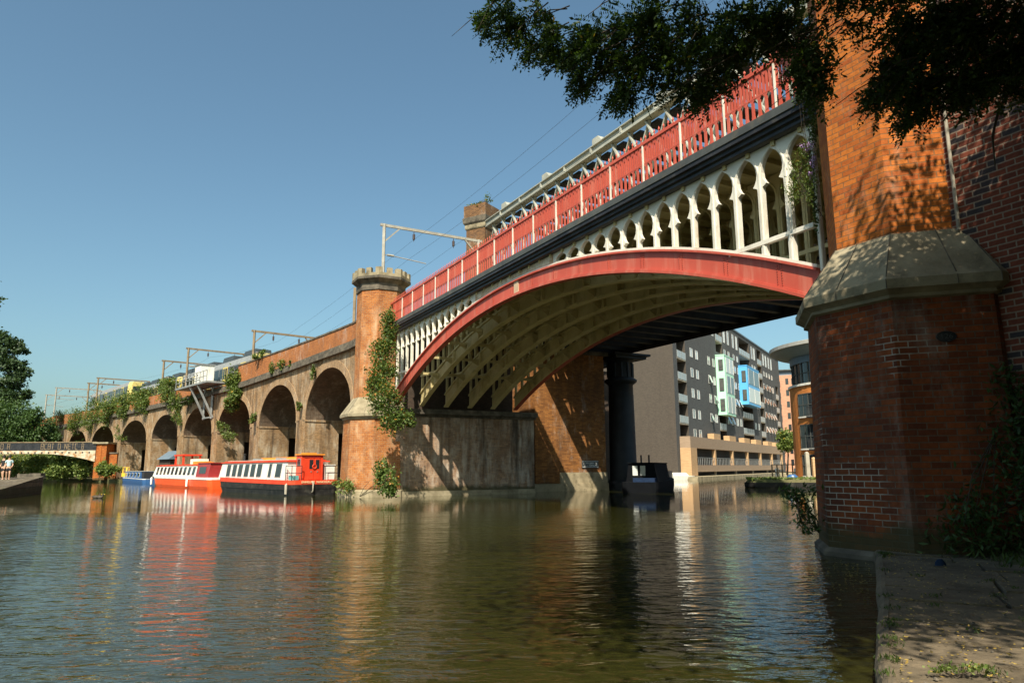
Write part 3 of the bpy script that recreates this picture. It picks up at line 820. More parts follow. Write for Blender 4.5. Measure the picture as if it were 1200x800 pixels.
ab2 = empty('abutment', W(-1.4, 0, 0), BROT, 'dark brick abutment under the arch behind the orange tower by the towpath', 'abutment')
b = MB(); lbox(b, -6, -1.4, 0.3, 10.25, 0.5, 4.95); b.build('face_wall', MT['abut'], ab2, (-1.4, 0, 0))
b = MB(); lbox(b, -6, -1.25, 0.3, 10.3, -1.4, 0.497); b.build('footing', MT['stone_pale'], ab2, (-1.4, 0, 0))
b = MB(); lbox(b, -6, -.9, 0.25, 10.3, 4.953, 5.42); b.build('springing_ledge', MT['stone_dark'], ab2, (-1.4, 0, 0))
b = MB(); lbox(b, -6, -1.6, 0.3, 9.0, 5.423, 10.1); b.build('back_wall', MT['dark_brick'], ab2, (-1.4, 0, 0))
# approach wall to the right of the tower
aw = empty('approach_wall', W(-4, 0, 0), BROT, 'red and blue brick approach wall running behind the tree on the right', 'wall')
b = MB(); lbox(b, -60, -3.4, -0.62, 9.0, -1.0, 12.6); b.build('wall_face', MT['wall'], aw, (-4, 0, 0))
b = MB(); lbox(b, -60, -3.4, -0.75, 0.0, 12.603, 13.9); b.build('wall_parapet', MT['wall'], aw, (-4, 0, 0))
cd = MB(); cd.tube([(-4.5, 0.665, z) for z in (6.1, 8.0, 9.0, 12.6)], .035, 8); cd.build('cable_duct', MT['concrete'], aw, (-4, 0, 0))

# ------------------------------------------------------------------ far brick pier under the second viaduct
pr = empty('brick_pier', W(33.6, 11.84, 0), BROT, 'sunlit orange brick pier with stone foot beyond the arch', 'pier')
o_ = (33.6, -11.84, 0)
b = MB(); lbox(b, 33.6, 41, 11.84, 18.1, 0.55, 10.3); b.build('pier_shaft', MT['pier'], pr, o_)
b = MB(); lbox(b, 33.5, 41, 13.9, 18.12, -1.4, 1.35); b.build('quoin_base', MT['stone_pale'], pr, o_)
b = MB(); lbox(b, 33.45, 41, 11.7, 18.2, -1.4, 0.53); b.build('footing', MT['stone_pale'], pr, o_)
b = MB(); lbox(b, 33.3, 41, 11.6, 18.4, 10.303, 10.6); b.build('bearing_ledge', MT['stone_dark'], pr, o_)
bw = empty('back_wall', W(42, 18, 0), BROT, 'dark brick wall in shadow behind the iron columns', 'wall')
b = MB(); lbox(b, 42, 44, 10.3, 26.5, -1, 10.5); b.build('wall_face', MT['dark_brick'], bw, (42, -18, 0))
sgp = empty('canal_sign', W(33.58, 16.6, 1.95), BROT, 'small dark sign with two lines of white lettering on the brick pier', 'sign')
b = MB(); b.box((-.05, -.75, -.28), (0, .75, .28)); b.build('sign_board', MT['slate'], sgp)
b = MB(); b.box((-.062, -.72, .19), (-.052, .72, .22)); b.box((-.062, -.72, -.22), (-.052, .72, -.19)); b.build('sign_border', MT['sign_white'], sgp)
b = MB()
rr = random.Random(3)
for row, z in ((0, .07), (1, -.1)):
    y = -.6
    while y < .6:
        w = rr.uniform(.04, .09)
        b.box((-.062, y, z - .06), (-.052, y + w * .35, z + .05)); b.box((-.0625, y, z - .06 + rr.choice((0, .04, .09))), (-.0525, y + w, z - .04 + rr.choice((0, .04, .09))))
        y += w + .035 + (0.08 if rr.random() < .15 else 0)
b.build('sign_lettering', MT['sign_white'], sgp)

# ================================================================== BRICK VIADUCT
via = empty('brick_viaduct', VW(40), 0, 'long soot stained brick viaduct of round arches curving away to the left', 'viaduct')
ro = rel(via)
ARCH = [(39.7, 48.9), (50.95, 60.1), (62.6, 72.1), (73.9, 83.1), (85.2, 95.0), (97.3, 109.4), (113.4, 127.3), (131.0, 144.5), (149.0, 162.3), (167, 180), (185, 198)]
DEPTH = 9.0
b = MB()
def ztop(u): return np.interp(u, [34, 45, 64, 84, 97, 200], [10.55, 10.45, 10.0, 9.8, 9.7, 9.9])
def crown(u): return np.interp(u, [44, 56, 68, 80, 90, 120, 160], [9.62, 9.3, 8.95, 8.85, 8.7, 8.65, 8.7])
def arch_z(u, a, c):
    m, h = (a + c) / 2, (c - a) / 2; x = min(1.0, abs(u - m) / h)
    zs = 5.75; rise = crown(m) - zs
    return zs + rise * math.sqrt(max(0.0, 1 - x * x))
acc = {}
UG = np.linspace(34, 230, 2000); PG = np.array([VW(u)[:2] for u in UG])
SG = np.concatenate([[0], np.cumsum(np.linalg.norm(np.diff(PG, axis=0), axis=1))])
sl = lambda u: np.interp(u, UG, SG)
def vq(u0, u1, z0a, z0b, z1a, z1b, off=0.0):      # a wall quad with running UVs
    b.poly([VW(u1, off, z0b), VW(u0, off, z0a), VW(u0, off, z1a), VW(u1, off, z1b)], uv=[(sl(u1), z0b), (sl(u0), z0a), (sl(u0), z1a), (sl(u1), z1b)])
prev = 34.0
for (a, c) in ARCH:
    k = max(1, int((a - prev) / 3))
    for x0, x1 in zip(np.linspace(prev, a, k + 1)[:-1], np.linspace(prev, a, k + 1)[1:]):
        for off in (0, DEPTH): vq(x0, x1, -.8, -.8, ztop(x0), ztop(x1), off)
    t = np.linspace(0, PI, 33); uu = (a + c) / 2 - (c - a) / 2 * np.cos(t); zz = [arch_z(u, a, c) for u in uu]
    for i in range(32):
        for off in (0, DEPTH): vq(uu[i], uu[i + 1], zz[i], zz[i + 1], ztop(uu[i]), ztop(uu[i + 1]), off)
    # jambs and soffit
    run = 0.0
    prof = [(a, -.8), (a, 5.75)] + [(uu[i], zz[i]) for i in range(1, 32)] + [(c, 5.75), (c, -.8)]
    for i in range(len(prof) - 1):
        p, q_ = prof[i], prof[i + 1]
        d = math.hypot(q_[0] - p[0], q_[1] - p[1])
        spans = [(0, DEPTH, 0, 1)]
        if i == len(prof) - 2: spans = [(0, 3.0, 0, 1), (4.5, DEPTH, 0, 1), (3.0, 4.5, 0, .16)]     # a doorway through the pier
        for d0, d1, t0, t1 in spans:
            L_ = lambda t_: (p[0] + (q_[0] - p[0]) * t_, p[1] + (q_[1] - p[1]) * t_)
            P0, P1 = L_(t0), L_(t1)
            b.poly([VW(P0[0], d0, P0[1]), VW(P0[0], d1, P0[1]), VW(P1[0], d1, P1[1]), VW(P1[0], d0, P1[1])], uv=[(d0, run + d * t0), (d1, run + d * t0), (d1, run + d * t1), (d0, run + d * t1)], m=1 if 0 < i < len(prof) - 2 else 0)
        run += d
    prev = c
for off in (0, DEPTH): vq(prev, 228, -.8, -.8, ztop(prev), ztop(228), off)
for x0, x1 in zip(np.linspace(34, 228, 60)[:-1], np.linspace(34, 228, 60)[1:]):
    b.poly([VW(x0, 0, ztop(x0)), VW(x1, 0, ztop(x1)), VW(x1, DEPTH, ztop(x1)), VW(x0, DEPTH, ztop(x0))])
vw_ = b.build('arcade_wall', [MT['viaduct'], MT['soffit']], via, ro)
for (a, c) in ARCH:
    r_ = MB(); t = np.linspace(0, PI, 33); T = 0.62; run = 0
    uu = (a + c) / 2 - (c - a) / 2 * np.cos(t)
    pin = [(u, arch_z(u, a, c)) for u in uu]
    m = (a + c) / 2; h = (c - a) / 2; zs = 5.75; rise = crown(m) - zs
    pout = [(m - (h + T) * math.cos(x), min(zs + (rise + T) * math.sin(x), ztop(m) - .02)) for x in t]
    for i in range(32):
        q_ = [pin[i], pin[i + 1], pout[i + 1], pout[i]]
        d = math.hypot(q_[1][0] - q_[0][0], q_[1][1] - q_[0][1])
        f = [VW(x, -.05, z) for x, z in q_]
        r_.poly(f, uv=[(run, 0), (run + d, 0), (run + d, T), (run, T)])
        g = [VW(x, 0.02, z) for x, z in q_]
        r_.poly([f[0], f[1], g[1], g[0]]); r_.poly([f[3], f[2], g[2], g[3]])
        run += d
    r_.build('arch_ring', MT['ring'], via, ro)
    # impost string course along the jambs
    s_ = MB()
    for u0, sg in ((a, 1), (c, -1)):
        lo = [VW(u0 - sg * .02, -.06, 5.62), VW(u0 + sg * .07, -.06, 5.62), VW(u0 + sg * .07, DEPTH, 5.62), VW(u0 - sg * .02, DEPTH, 5.62)]
        s_.hexa(lo, [p + np.array([0, 0, .16]) for p in lo])
    s_.build('impost_course', MT['viaduct'], via, ro)
    g_ = MB(); z1 = 4.7; cc = c + 1.55
    g_.poly([VW(c, 3.0, -.8), VW(cc, 3.0, -.8), VW(cc, 3.0, z1), VW(c, 3.0, z1)]); g_.poly([VW(c, 4.5, -.8), VW(cc, 4.5, -.8), VW(cc, 4.5, z1), VW(c, 4.5, z1)])
    g_.poly([VW(cc, 3.0, -.8), VW(cc, 4.5, -.8), VW(cc, 4.5, z1), VW(cc, 3.0, z1)]); g_.poly([VW(c, 3.0, z1), VW(c, 4.5, z1), VW(cc, 4.5, z1), VW(cc, 3.0, z1)])
    g_.build('pier_passage', MT['dark_brick'], via, ro)
def vstrip(name, u0, u1, offa, offb, za, zb, m, step=3.0):
    s_ = MB(); n = max(1, int((u1 - u0) / step)); uu = np.linspace(u0, u1, n + 1)
    for x0, x1 in zip(uu[:-1], uu[1:]):
        lo = [VW(x0, offa, za(x0)), VW(x1, offa, za(x1)), VW(x1, offb, za(x1)), VW(x0, offb, za(x0))]
        hi = [VW(x0, offa, zb(x0)), VW(x1, offa, zb(x1)), VW(x1, offb, zb(x1)), VW(x0, offb, zb(x0))]
        s_.poly([lo[1], lo[0], hi[0], hi[1]], uv=[(sl(x1), za(x1)), (sl(x0), za(x0)), (sl(x0), zb(x0)), (sl(x1), zb(x1))])
        s_.poly([lo[3], lo[2], hi[2], hi[3]], uv=[(sl(x0), za(x0)), (sl(x1), za(x1)), (sl(x1), zb(x1)), (sl(x0), zb(x0))])
        s_.poly(hi); s_.poly(lo[::-1])
    for x in (u0, u1):
        q_ = [VW(x, offa, za(x)), VW(x, offb, za(x)), VW(x, offb, zb(x)), VW(x, offa, zb(x))]; s_.poly(q_)
    return s_.build(name, m, via, ro)
vstrip('cornice', 34, 228, -.3, .5, lambda u: ztop(u) + .003, lambda u: ztop(u) + .34, MT['stone_dark'])
vstrip('cornice', 34, 228, -.18, .5, lambda u: ztop(u) + .343, lambda u: ztop(u) + .62, MT['stone_dark'])
vstrip('parapet', 34, 67, -.02, .42, lambda u: ztop(u) + .623, lambda u: 12.42, MT['parapet'])
vstrip('coping', 34, 67.1, -.08, .48, lambda u: 12.423, lambda u: 12.55, MT['stone_dark'])
vstrip('parapet', 79, 228, -.02, .42, lambda u: ztop(u) + .623, lambda u: np.interp(u, [79, 97, 120, 160, 228], [11.4, 11.6, 11.5, 12.6, 12.6]), MT['parapet'])
vstrip('parapet', 67, 79, -.02, .42, lambda u: ztop(u) + .623, lambda u: 10.75, MT['parapet'])
b = MB()
for x0, x1 in zip(np.linspace(33, 228, 60)[:-1], np.linspace(33, 228, 60)[1:]):
    zb = lambda u: np.interp(u, [33, 70, 95, 120, 228], [10.9, 10.6, 10.65, 12.0, 12.3])
    b.poly([VW(x0, .5, zb(x0)), VW(x1, .5, zb(x1)), VW(x1, DEPTH, zb(x1)), VW(x0, DEPTH, zb(x0))])
tag(b.build('track_bed', MT['asphalt']), kind='structure')
# the second viaduct's brick approach closes the view through the arches
rw = empty('retaining_wall', VW(60, 16), 0, 'dark brick retaining wall seen through the viaduct arches', 'wall')
s_ = MB()
for x0, x1 in zip(np.linspace(46, 225, 30)[:-1], np.linspace(46, 225, 30)[1:]):
    s_.poly([VW(x1, 15, -.5), VW(x0, 15, -.5), VW(x0, 15, 9.6), VW(x1, 15, 9.6)], uv=[(x1, 0), (x0, 0), (x0, 10), (x1, 10)])
    s_.poly([VW(x0, 15, 9.6), VW(x1, 15, 9.6), VW(x1, 16, 9.6), VW(x0, 16, 9.6)])
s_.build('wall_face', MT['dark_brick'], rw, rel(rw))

# ================================================================== LATTICE TRUSS VIADUCT BEHIND
tr = empty('truss_bridge', W(10, 11.3, 10.6), BROT, 'tall pale grey lattice truss bridge running behind the red railing', 'bridge')
to = (10, -11.3, 10.6)
TU0, TU1 = -16, 40.6
for v, near in ((11.5, True), (20.0, False)):
    y = -v
    sd = 1 if near else -1
    b = MB(); b.box((TU0, y - .25, 22.05), (TU1, y + .25, 22.55)); b.box((TU0, y - .38, 22.553), (TU1, y + .38, 22.62)); b.box((TU0, y + sd * .253, 22.06), (TU1, y + sd * .34, 22.16))
    for u in np.arange(TU0 + 1, TU1, 3.3): b.box((u - .08, y + sd * .252, 22.17), (u + .08, y + sd * .36, 22.55))
    b.build('top_chord', MT['grey'], tr, to)
    b = MB(); b.box((TU0, y - .22, 10.6), (TU1, y + .22, 11.5)); b.box((TU0, y - .26, 10.6), (TU1, y + .26, 10.68)); b.build('bottom_chord', MT['steel_dark'], tr, to)
    b = MB()
    for k in range(int((TU1 - TU0) / 1.71) + 8):
        for s in (-1, 1):
            u = TU0 + (k - 3) * 1.71
            p0, p1 = np.array([u, y + s * .06, 11.5]), np.array([u + s * 6.1, y + s * .06, 22.05])
            # clip to the span
            def clip(p0, p1):
                d = p1 - p0; t0, t1 = 0.0, 1.0
                for lim, sg in ((TU0, 1), (TU1, -1)):
                    f0, f1 = sg * (p0[0] - lim), sg * (p1[0] - lim)
                    if f0 < 0 and f1 < 0: return None
                    if f0 < 0: t0 = max(t0, f0 / (f0 - f1))
                    if f1 < 0: t1 = min(t1, f0 / (f0 - f1))
                return (p0 + d * t0, p0 + d * t1) if t1 - t0 > .02 else None
            c = clip(p0, p1)
            if c is not None: b.beam(c[0], c[1], .1, .2, up=(0, 1, 0))
    b.build('lattice', MT['grey'] if near else MT['steel_dark'], tr, to)
    b = MB()
    for u in np.arange(TU1 - 3.5, TU0, -6.6):
        y_ = y
        pts = [(u - .55, 22.623), (u + .55, 22.623), (u + .55, 23.1), (u - .1, 23.1)]
        lo = [(p[0], y_ - .3, p[1]) for p in pts]; hi = [(p[0], y_ + .3, p[1]) for p in pts]
        b = MB(); b.hexa(lo, hi); b.build('gusset_box', MT['grey'], tr, to)
b = MB()
for u in np.arange(TU0 + .8, TU1, 1.71): b.box((u - .52, -11.82, 21.9), (u + .52, -19.7, 22.04))
b.build('top_bracing', MT['steel_dark'], tr, to)
b = MB(); b.box((TU0, -11.8, 13.7), (TU1, -19.7, 13.9)); b.box((TU0, -11.78, 13.9), (TU1, -11.86, 17.5)); b.box((TU0, -11.65, 12.55), (TU1, -11.73, 13.69))
for u in np.arange(TU0 + .9, TU1, 1.71): b.box((u - .2, -11.75, 10.75), (u + .2, -19.75, 11.7))
for u in np.arange(TU0 + .4, TU1, 3.42): b.box((u - .12, -11.75, 13.0), (u + .12, -19.7, 13.69))
b.build('deck', MT['steel_dark'], tr, to)
# iron column carrying the truss
def column(p, label):
    t = empty('iron_column', p, BROT, label, 'column')
    prof = [(1.35, -1.4), (1.35, .5), (1.2, .6), (1.08, .8), (1.0, 7.0), (.97, 8.2), (1.12, 8.3), (1.3, 8.45), (1.3, 8.62), (1.05, 8.75)]
    ring = lambda r, z, n=28: [np.array([r * math.cos(a), r * math.sin(a), z]) for a in np.arange(n) * 2 * PI / n]
    b = MB(); b.rings([ring(r, z) for r, z in prof], smooth=True); b.build('shaft', MT['column'], t)
    b = MB(); b.rings([ring(r, z) for r, z in ((.98, 8.7), (.98, 10.0), (1.12, 10.1), (1.2, 10.2))], smooth=True); b.build('neck', MT['column'], t)
    b = MB(); b.box((-1.5, -1.5, 10.2), (1.5, 1.5, 10.42)); b.box((-1.75, -1.75, 10.422), (1.75, 1.75, 10.59)); b.build('capital', MT['column'], t)
    f = MB()
    for a in np.arange(12) * PI / 6: f.box((math.cos(a) * 1.02 - .05, math.sin(a) * 1.02 - .05, 8.8), (math.cos(a) * 1.02 + .05, math.sin(a) * 1.02 + .05, 9.95))
    f.build('fluting', MT['column'], t)
    return t
cp = at(730.5, 548, 57.0); cp[2] = 0
column(cp, 'dark iron column with moulded capital standing under the truss, the nearer one')
column(cp + UV_ * 4.6, 'dark iron column deep in shadow behind the nearer column')
# square brick tower at the end of the truss
gp_ = on_v(565, 300, 11.5); gp_[2] = 0
ct = empty('gatehouse_tower', gp_ + np.array([-.1, 1.2, 0]), rad(-211 + 180), 'weathered square brick tower with a dark cornice and weeds on top behind the red railing', 'tower')
SQ = lambda h, z: [np.array([x * h, y * h, z]) for x, y in ((-1, -1), (1, -1), (1, 1), (-1, 1))]
b = MB(); b.rings([SQ(.98, -1), SQ(.98, 22.5)]); b.build('shaft', MT['sooty_brown'], ct)
b = MB(); b.rings([SQ(1.02, 22.503), SQ(1.08, 22.6), SQ(1.08, 22.95)]); b.build('string_course', MT['stone'], ct)
b = MB(); b.rings([SQ(1.1, 22.953), SQ(1.2, 23.1), SQ(1.25, 23.55), SQ(1.18, 23.6)]); b.build('cornice', MT['stone_dark'], ct)
b = MB(); b.rings([SQ(1.15, 23.603), SQ(1.15, 24.7)]); b.build('blocking_course', MT['sooty_brown'], ct)
# bolted seams and rivets of the near rib
nr = [c for c in bridge.children if c.name.startswith('arch_rib')][0]
b = MB()
for u in np.arange(.4, 30, 1.83):
    sn = (zi(u + .01) - zi(u - .01)) / .02
    for k in range(9):
        z0 = zi(u) + .16 + (ze(u) - zi(u) - .3) * k / 8
        for du in (-.07, .07): b.beam((u + du, -.13 + .038, z0), (u + du, -.13 + .058, z0), .03, .03)
    b.hexa([(u - .012, -.13 + .039, zi(u) + .15), (u + .012, -.13 + .039, zi(u) + .15), (u + .012, -.13 + .046, zi(u) + .15), (u - .012, -.13 + .046, zi(u) + .15)],
           [(u - .012, -.13 + .039, ze(u) - .08), (u + .012, -.13 + .039, ze(u) - .08), (u + .012, -.13 + .046, ze(u) - .08), (u - .012, -.13 + .046, ze(u) - .08)])
b.build('rivet_seams', MT['red'], nr)

# ================================================================== CHARCOAL APARTMENT BLOCK  (local: x along the long face, y = -outward, z up)
def bl(s, off, z): return (s, -off, z)
apt = empty('apartment_block', PB, PI / 2 - BAZ, 'charcoal brick apartment block with green and blue box bays beyond the bridge', 'building')
SL, HT, DW = 84.0, 27.3, 22.0
ROWS = [(6.6, 1.35), (9.6, 1.35), (12.75, 1.35), (15.9, 1.35), (19.0, 1.35), (21.9, 1.1), (25.0, 2.6)]
recess = [(1.8, 6.0, 5.9, 20.4), (24.3, 28.7, 21.3, 26.6), (24.3, 28.7, 5.9, 10.3), (42.0, 51.2, 20.7, 26.6), (42.0, 51.2, 5.9, 13.2), (58.6, 62.9, 5.9, 26.6), (77.8, 81.0, 5.9, 20.4)]
cs = sorted(set([0, SL] + [r[0] for r in recess] + [r[1] for r in recess])); cz = sorted(set([0.4, HT] + [r[2] for r in recess] + [r[3] for r in recess]))
b = MB()
for a, c in zip(cs[:-1], cs[1:]):
    for z0, z1 in zip(cz[:-1], cz[1:]):
        if any(r[0] <= a and c <= r[1] and r[2] <= z0 and z1 <= r[3] for r in recess): continue
        b.poly([bl(a, 0, z0), bl(c, 0, z0), bl(c, 0, z1), bl(a, 0, z1)])
b.poly([bl(SL, 0, .4), bl(SL, -DW, .4), bl(SL, -DW, HT), bl(SL, 0, HT)])
b.poly([bl(0, -DW, .4), bl(SL, -DW, .4), bl(SL, -DW, HT), bl(0, -DW, HT)])
b.poly([bl(0, 0, HT), bl(SL, 0, HT), bl(SL, -DW, HT), bl(0, -DW, HT)])
b.build('canal_wall', MT['grey_brick'], apt)
b = MB(); b.poly([bl(0, 0, .4), bl(0, -DW, .4), bl(0, -DW, HT), bl(0, 0, HT)][::-1]); b.build('gable_wall', MT['brown_brick'], apt)
b = MB(); b.box((-.15, -.15, HT + .003), (SL + .15, .4, HT + .25)); b.box((-.15, .403, HT + .003), (.4, DW, HT + .25)); b.build('roof_edge', MT['slate_blue'], apt)
for (a, c, z0, z1) in recess:
    d = 1.9
    b = MB()
    b.poly([bl(a, -d, z0), bl(c, -d, z0), bl(c, -d, z1), bl(a, -d, z1)], m=1)
    b.poly([bl(a, 0, z0), bl(a, -d, z0), bl(a, -d, z1), bl(a, 0, z1)], m=0); b.poly([bl(c, 0, z0), bl(c, -d, z0), bl(c, -d, z1), bl(c, 0, z1)], m=2)
    b.poly([bl(a, 0, z1), bl(c, 0, z1), bl(c, -d, z1), bl(a, -d, z1)], m=0); b.poly([bl(a, 0, z0), bl(c, 0, z0), bl(c, -d, z0), bl(a, -d, z0)], m=0)
    rc = b.build('balcony_recess', [MT['grey_brick'], MT['void'], MT['brown_brick']], apt)
    for zf in (7.75, 10.85, 14.05, 17.2, 20.3, 23.2):
        if zf - 1.6 < z0 or zf > z1 - .8: 
            if not (z0 - .2 < zf < z1 - 1.0): continue
        g = MB(); g.box((a + .02, -.03, zf), (c - .02, d - .02, zf + .22), 0); g.box((a + .05, -.06, zf + .223), (c - .05, -.02, zf + 1.25), 1)
        for s in np.linspace(a + .1, c - .1, max(3, int((c - a) / 1.4))): g.box((s - .03, -.09, zf + .22), (s + .03, -.062, zf + 1.3), 2)
        g.build('balcony', [MT['concrete'], MT['glass_rail'], MT['galv']], rc)
        gw = MB(); gw.box((a + .5, d - .06, zf + .25), (a + (c - a) * .55, d - .01, zf + 2.3)); gw.build('patio_window', MT['glass'], rc)
def window(s, z, w, h, open_=0):
    f = MB()
    t = .09
    f.box((s - w / 2, -.04, z - h / 2), (s + w / 2, .02, z - h / 2 + t)); f.box((s - w / 2, -.04, z + h / 2 - t), (s + w / 2, .02, z + h / 2))
    f.box((s - w / 2, -.039, z - h / 2 + t + .001), (s - w / 2 + t, .02, z + h / 2 - t - .001)); f.box((s + w / 2 - t, -.039, z - h / 2 + t + .001), (s + w / 2, .02, z + h / 2 - t - .001))
    fo = f.build('window', MT['wframe'], apt)
    g = MB()
    if open_:
        x0, x1 = s - w / 2 + t, s + w / 2 - t
        g.poly([(x0, -.05, z + h / 2 - t), (x1, -.05, z + h / 2 - t), (x1, -.5, z - h / 2 + t), (x0, -.5, z - h / 2 + t)])
        g.poly([(x0, -.012, z - h / 2 + t), (x1, -.012, z - h / 2 + t), (x1, -.012, z + h / 2 - t), (x0, -.012, z + h / 2 - t)], m=1)
    else:
        g.poly([(s - w / 2 + t, -.012, z - h / 2 + t), (s + w / 2 - t, -.012, z - h / 2 + t), (s + w / 2 - t, -.012, z + h / 2 - t), (s - w / 2 + t, -.012, z + h / 2 - t)])
    g.build('pane', [MT['glass_sky'], MT['glass']], fo)
rw_ = random.Random(8)
for z in (6.6, 9.6, 12.75, 15.9, 19.0):
    for s in (9.2, 12.1): window(s, z, 1.35, 1.4)
    for s in (19.2, 22.2):
        if z > 6.7: window(s, z, 1.35, 1.4, rw_.random() < .4)
    if z > 8:
        for s in (64.6, 68.2, 71.3, 74.5): window(s, z, 1.5, 1.3, rw_.random() < .75)
for s in (30.5, 33.4, 37.4, 40.2): window(s, 9.8, 1.4, 1.4, s < 35)
for s in (37.6, 40.4): window(s, 13.4, 1.4, 1.4, 1); window(s, 16.6, 1.4, 1.3, 0); window(s, 19.6, 1.4, 1.3, 0)
for s in (53.2, 56.2): window(s, 9.8, 1.3, 1.3); window(s, 14.2, 1.3, 1.3, 1)
for s in (19.6, 22.4, 30.4, 33.3, 37.2, 40.0, 53.5, 55.8, 65.2, 68.0, 71.1, 74.1): window(s, 25.0, 1.15, 2.6)
for s in (30.4, 33.3, 37.2, 40.0, 53.5, 55.8, 65.2, 68.0, 71.1, 74.1): window(s, 21.9, 1.1, 1.1)
def pod(s0, s1, z0, z1, off, m, bands, label):
    b = MB(); b.box((s0, -off, z0), (s1, .05, z1)); p = b.build('box_bay', m, apt)
    for (za, zb) in bands:
        g = MB(); g.box((s0 + .9, -off - .05, za), (s1 - .25, -off - .005, zb)); w = g.build('bay_window', MT['glass_sky'], p)
        h = MB()
        mid = (s0 + s1) / 2 + .3
        for x in (s0 + .9, mid, s1 - .3): h.box((x - .06, -off - .09, za), (x + .06, -off - .052, zb))
        h.build('bay_frame', MT['wframe'], w)
        k = MB(); k.box((s0 - .16, -off + .25, za + .3), (s0 - .002, -off + 1.0, zb - .5)); k.build('side_window', MT['slate'], p)
    e = MB(); e.box((s0 - .06, -off - .06, z1 + .003), (s1 + .06, .05, z1 + .18)); e.build('bay_coping', m, p)
pod(23.6, 29.9, 10.3, 20.4, 1.5, MT['green_pod'], [(10.7, 13.5), (14.1, 17.0), (17.6, 20.2)], '')
pod(40.4, 51.2, 13.3, 20.6, 1.6, MT['blue_pod'], [(13.8, 16.6), (17.3, 20.2)], '')
# timber clad canal-side gallery
G0, G1, GO = 1.2, 72.0, 1.55
b = MB()
b.box((G0, -GO, 4.35), (G1, -.05, 5.95)); b.box((G0 + 3.0, -GO, 1.0), (G1, -.05, 1.95))
b.build('gallery_fascia', MT['timber_shaded'], apt)
b = MB(); b.box((G0 - .02, -GO - .02, .45), (G0 + 3.0, -.05, 4.347)); b.build('gallery_end', MT['timber'], apt)
b = MB(); b.box((G0 + 3.0, -.3, .42), (G1, -.06, 4.345)); b.build('gallery_back', MT['void'], apt)
for s in np.linspace(14.5, G1 - .3, 6):
    b = MB(); b.box((s - .35, -GO + .02, 1.953), (s + .35, -GO + .5, 4.347)); b.build('gallery_post', MT['timber'], apt)
for s in np.linspace(15, G1 - 3, 5):
    b = MB(); b.box((s - .1, -GO + .2, .4), (s + .1, -GO + .5, .997)); b.build('gallery_pile', MT['concrete'], apt)
b = MB(); b.box((G0 + 3.1, -GO + .1, 3.0), (G1 - .3, -GO + .16, 3.07))
for s in np.arange(G0 + 3.3, G1 - .3, .95): b.box((s - .05, -GO + .1, 1.96), (s + .05, -GO + .16, 3.0))
b.build('gallery_railing', MT['galv'], apt)
for s, w in ((15, 4.0), (25, 4.5), (36, 4.5), (46, 5.0), (57.5, 4.5), (66, 4.0)):
    b = MB(); b.box((s, -GO + .25, 5.953), (s + w, -.3, 6.85)); b.build('roof_planter', MT['timber'], apt)

# ================================================================== ROUND-ENDED ORANGE BRICK BUILDING
rb = empty('office_building', (36.3, 73.5, 0.55), 0, 'bright orange brick building with a round end and overhanging disc roof beside the shaded tower', 'building')
def cyl(r, z, n=56, c=(0, 0)): return [np.array([c[0] + r * math.cos(a), c[1] + r * math.sin(a), z]) for a in np.arange(n) * 2 * PI / n]
b = MB()
n = 56
for k in range(n):
    a0, a1 = 2 * PI * k / n, 2 * PI * (k + 1) / n
    p = lambda a, z: (7 * math.cos(a), 7 * math.sin(a), z)
    b.poly([p(a0, 0), p(a1, 0), p(a1, 9.2), p(a0, 9.2)], uv=[(7 * a0, 0), (7 * a1, 0), (7 * a1, 9.2), (7 * a0, 9.2)])
b.build('brick_drum', MT['orange_brick'], rb)
b = MB(); b.rings([cyl(7.15, 9.203), cyl(7.15, 9.42)]); b.build('string_course', MT['boat_white'], rb)
b = MB(); b.rings([cyl(6.6, 9.423), cyl(6.6, 11.6)]); cw = b.build('curtain_wall', MT['glass'], rb)
b = MB()
for a in np.arange(40) * 2 * PI / 40: b.beam((6.64 * math.cos(a), 6.64 * math.sin(a), 9.43), (6.64 * math.cos(a), 6.64 * math.sin(a), 11.6), .09, .09)
b.rings([cyl(6.68, 10.5), cyl(6.68, 10.58)], cap=False); b.build('mullions', MT['slate'], cw)
b = MB(); b.rings([cyl(6.8, 11.603), cyl(6.8, 12.6)]); b.build('clad_band', MT['slate_blue'], rb)
b = MB(); b.rings([cyl(8.72, 13.0), cyl(8.8, 13.05), cyl(8.8, 13.4), cyl(8.2, 13.55), cyl(1, 14.1)]); b.build('roof', MT['roof_grey'], rb)
b = MB(); b.rings([cyl(6.85, 12.3), cyl(8.2, 12.7), cyl(8.7, 12.97)], cap=False); b.build('roof_soffit', MT['slate_blue'], rb)
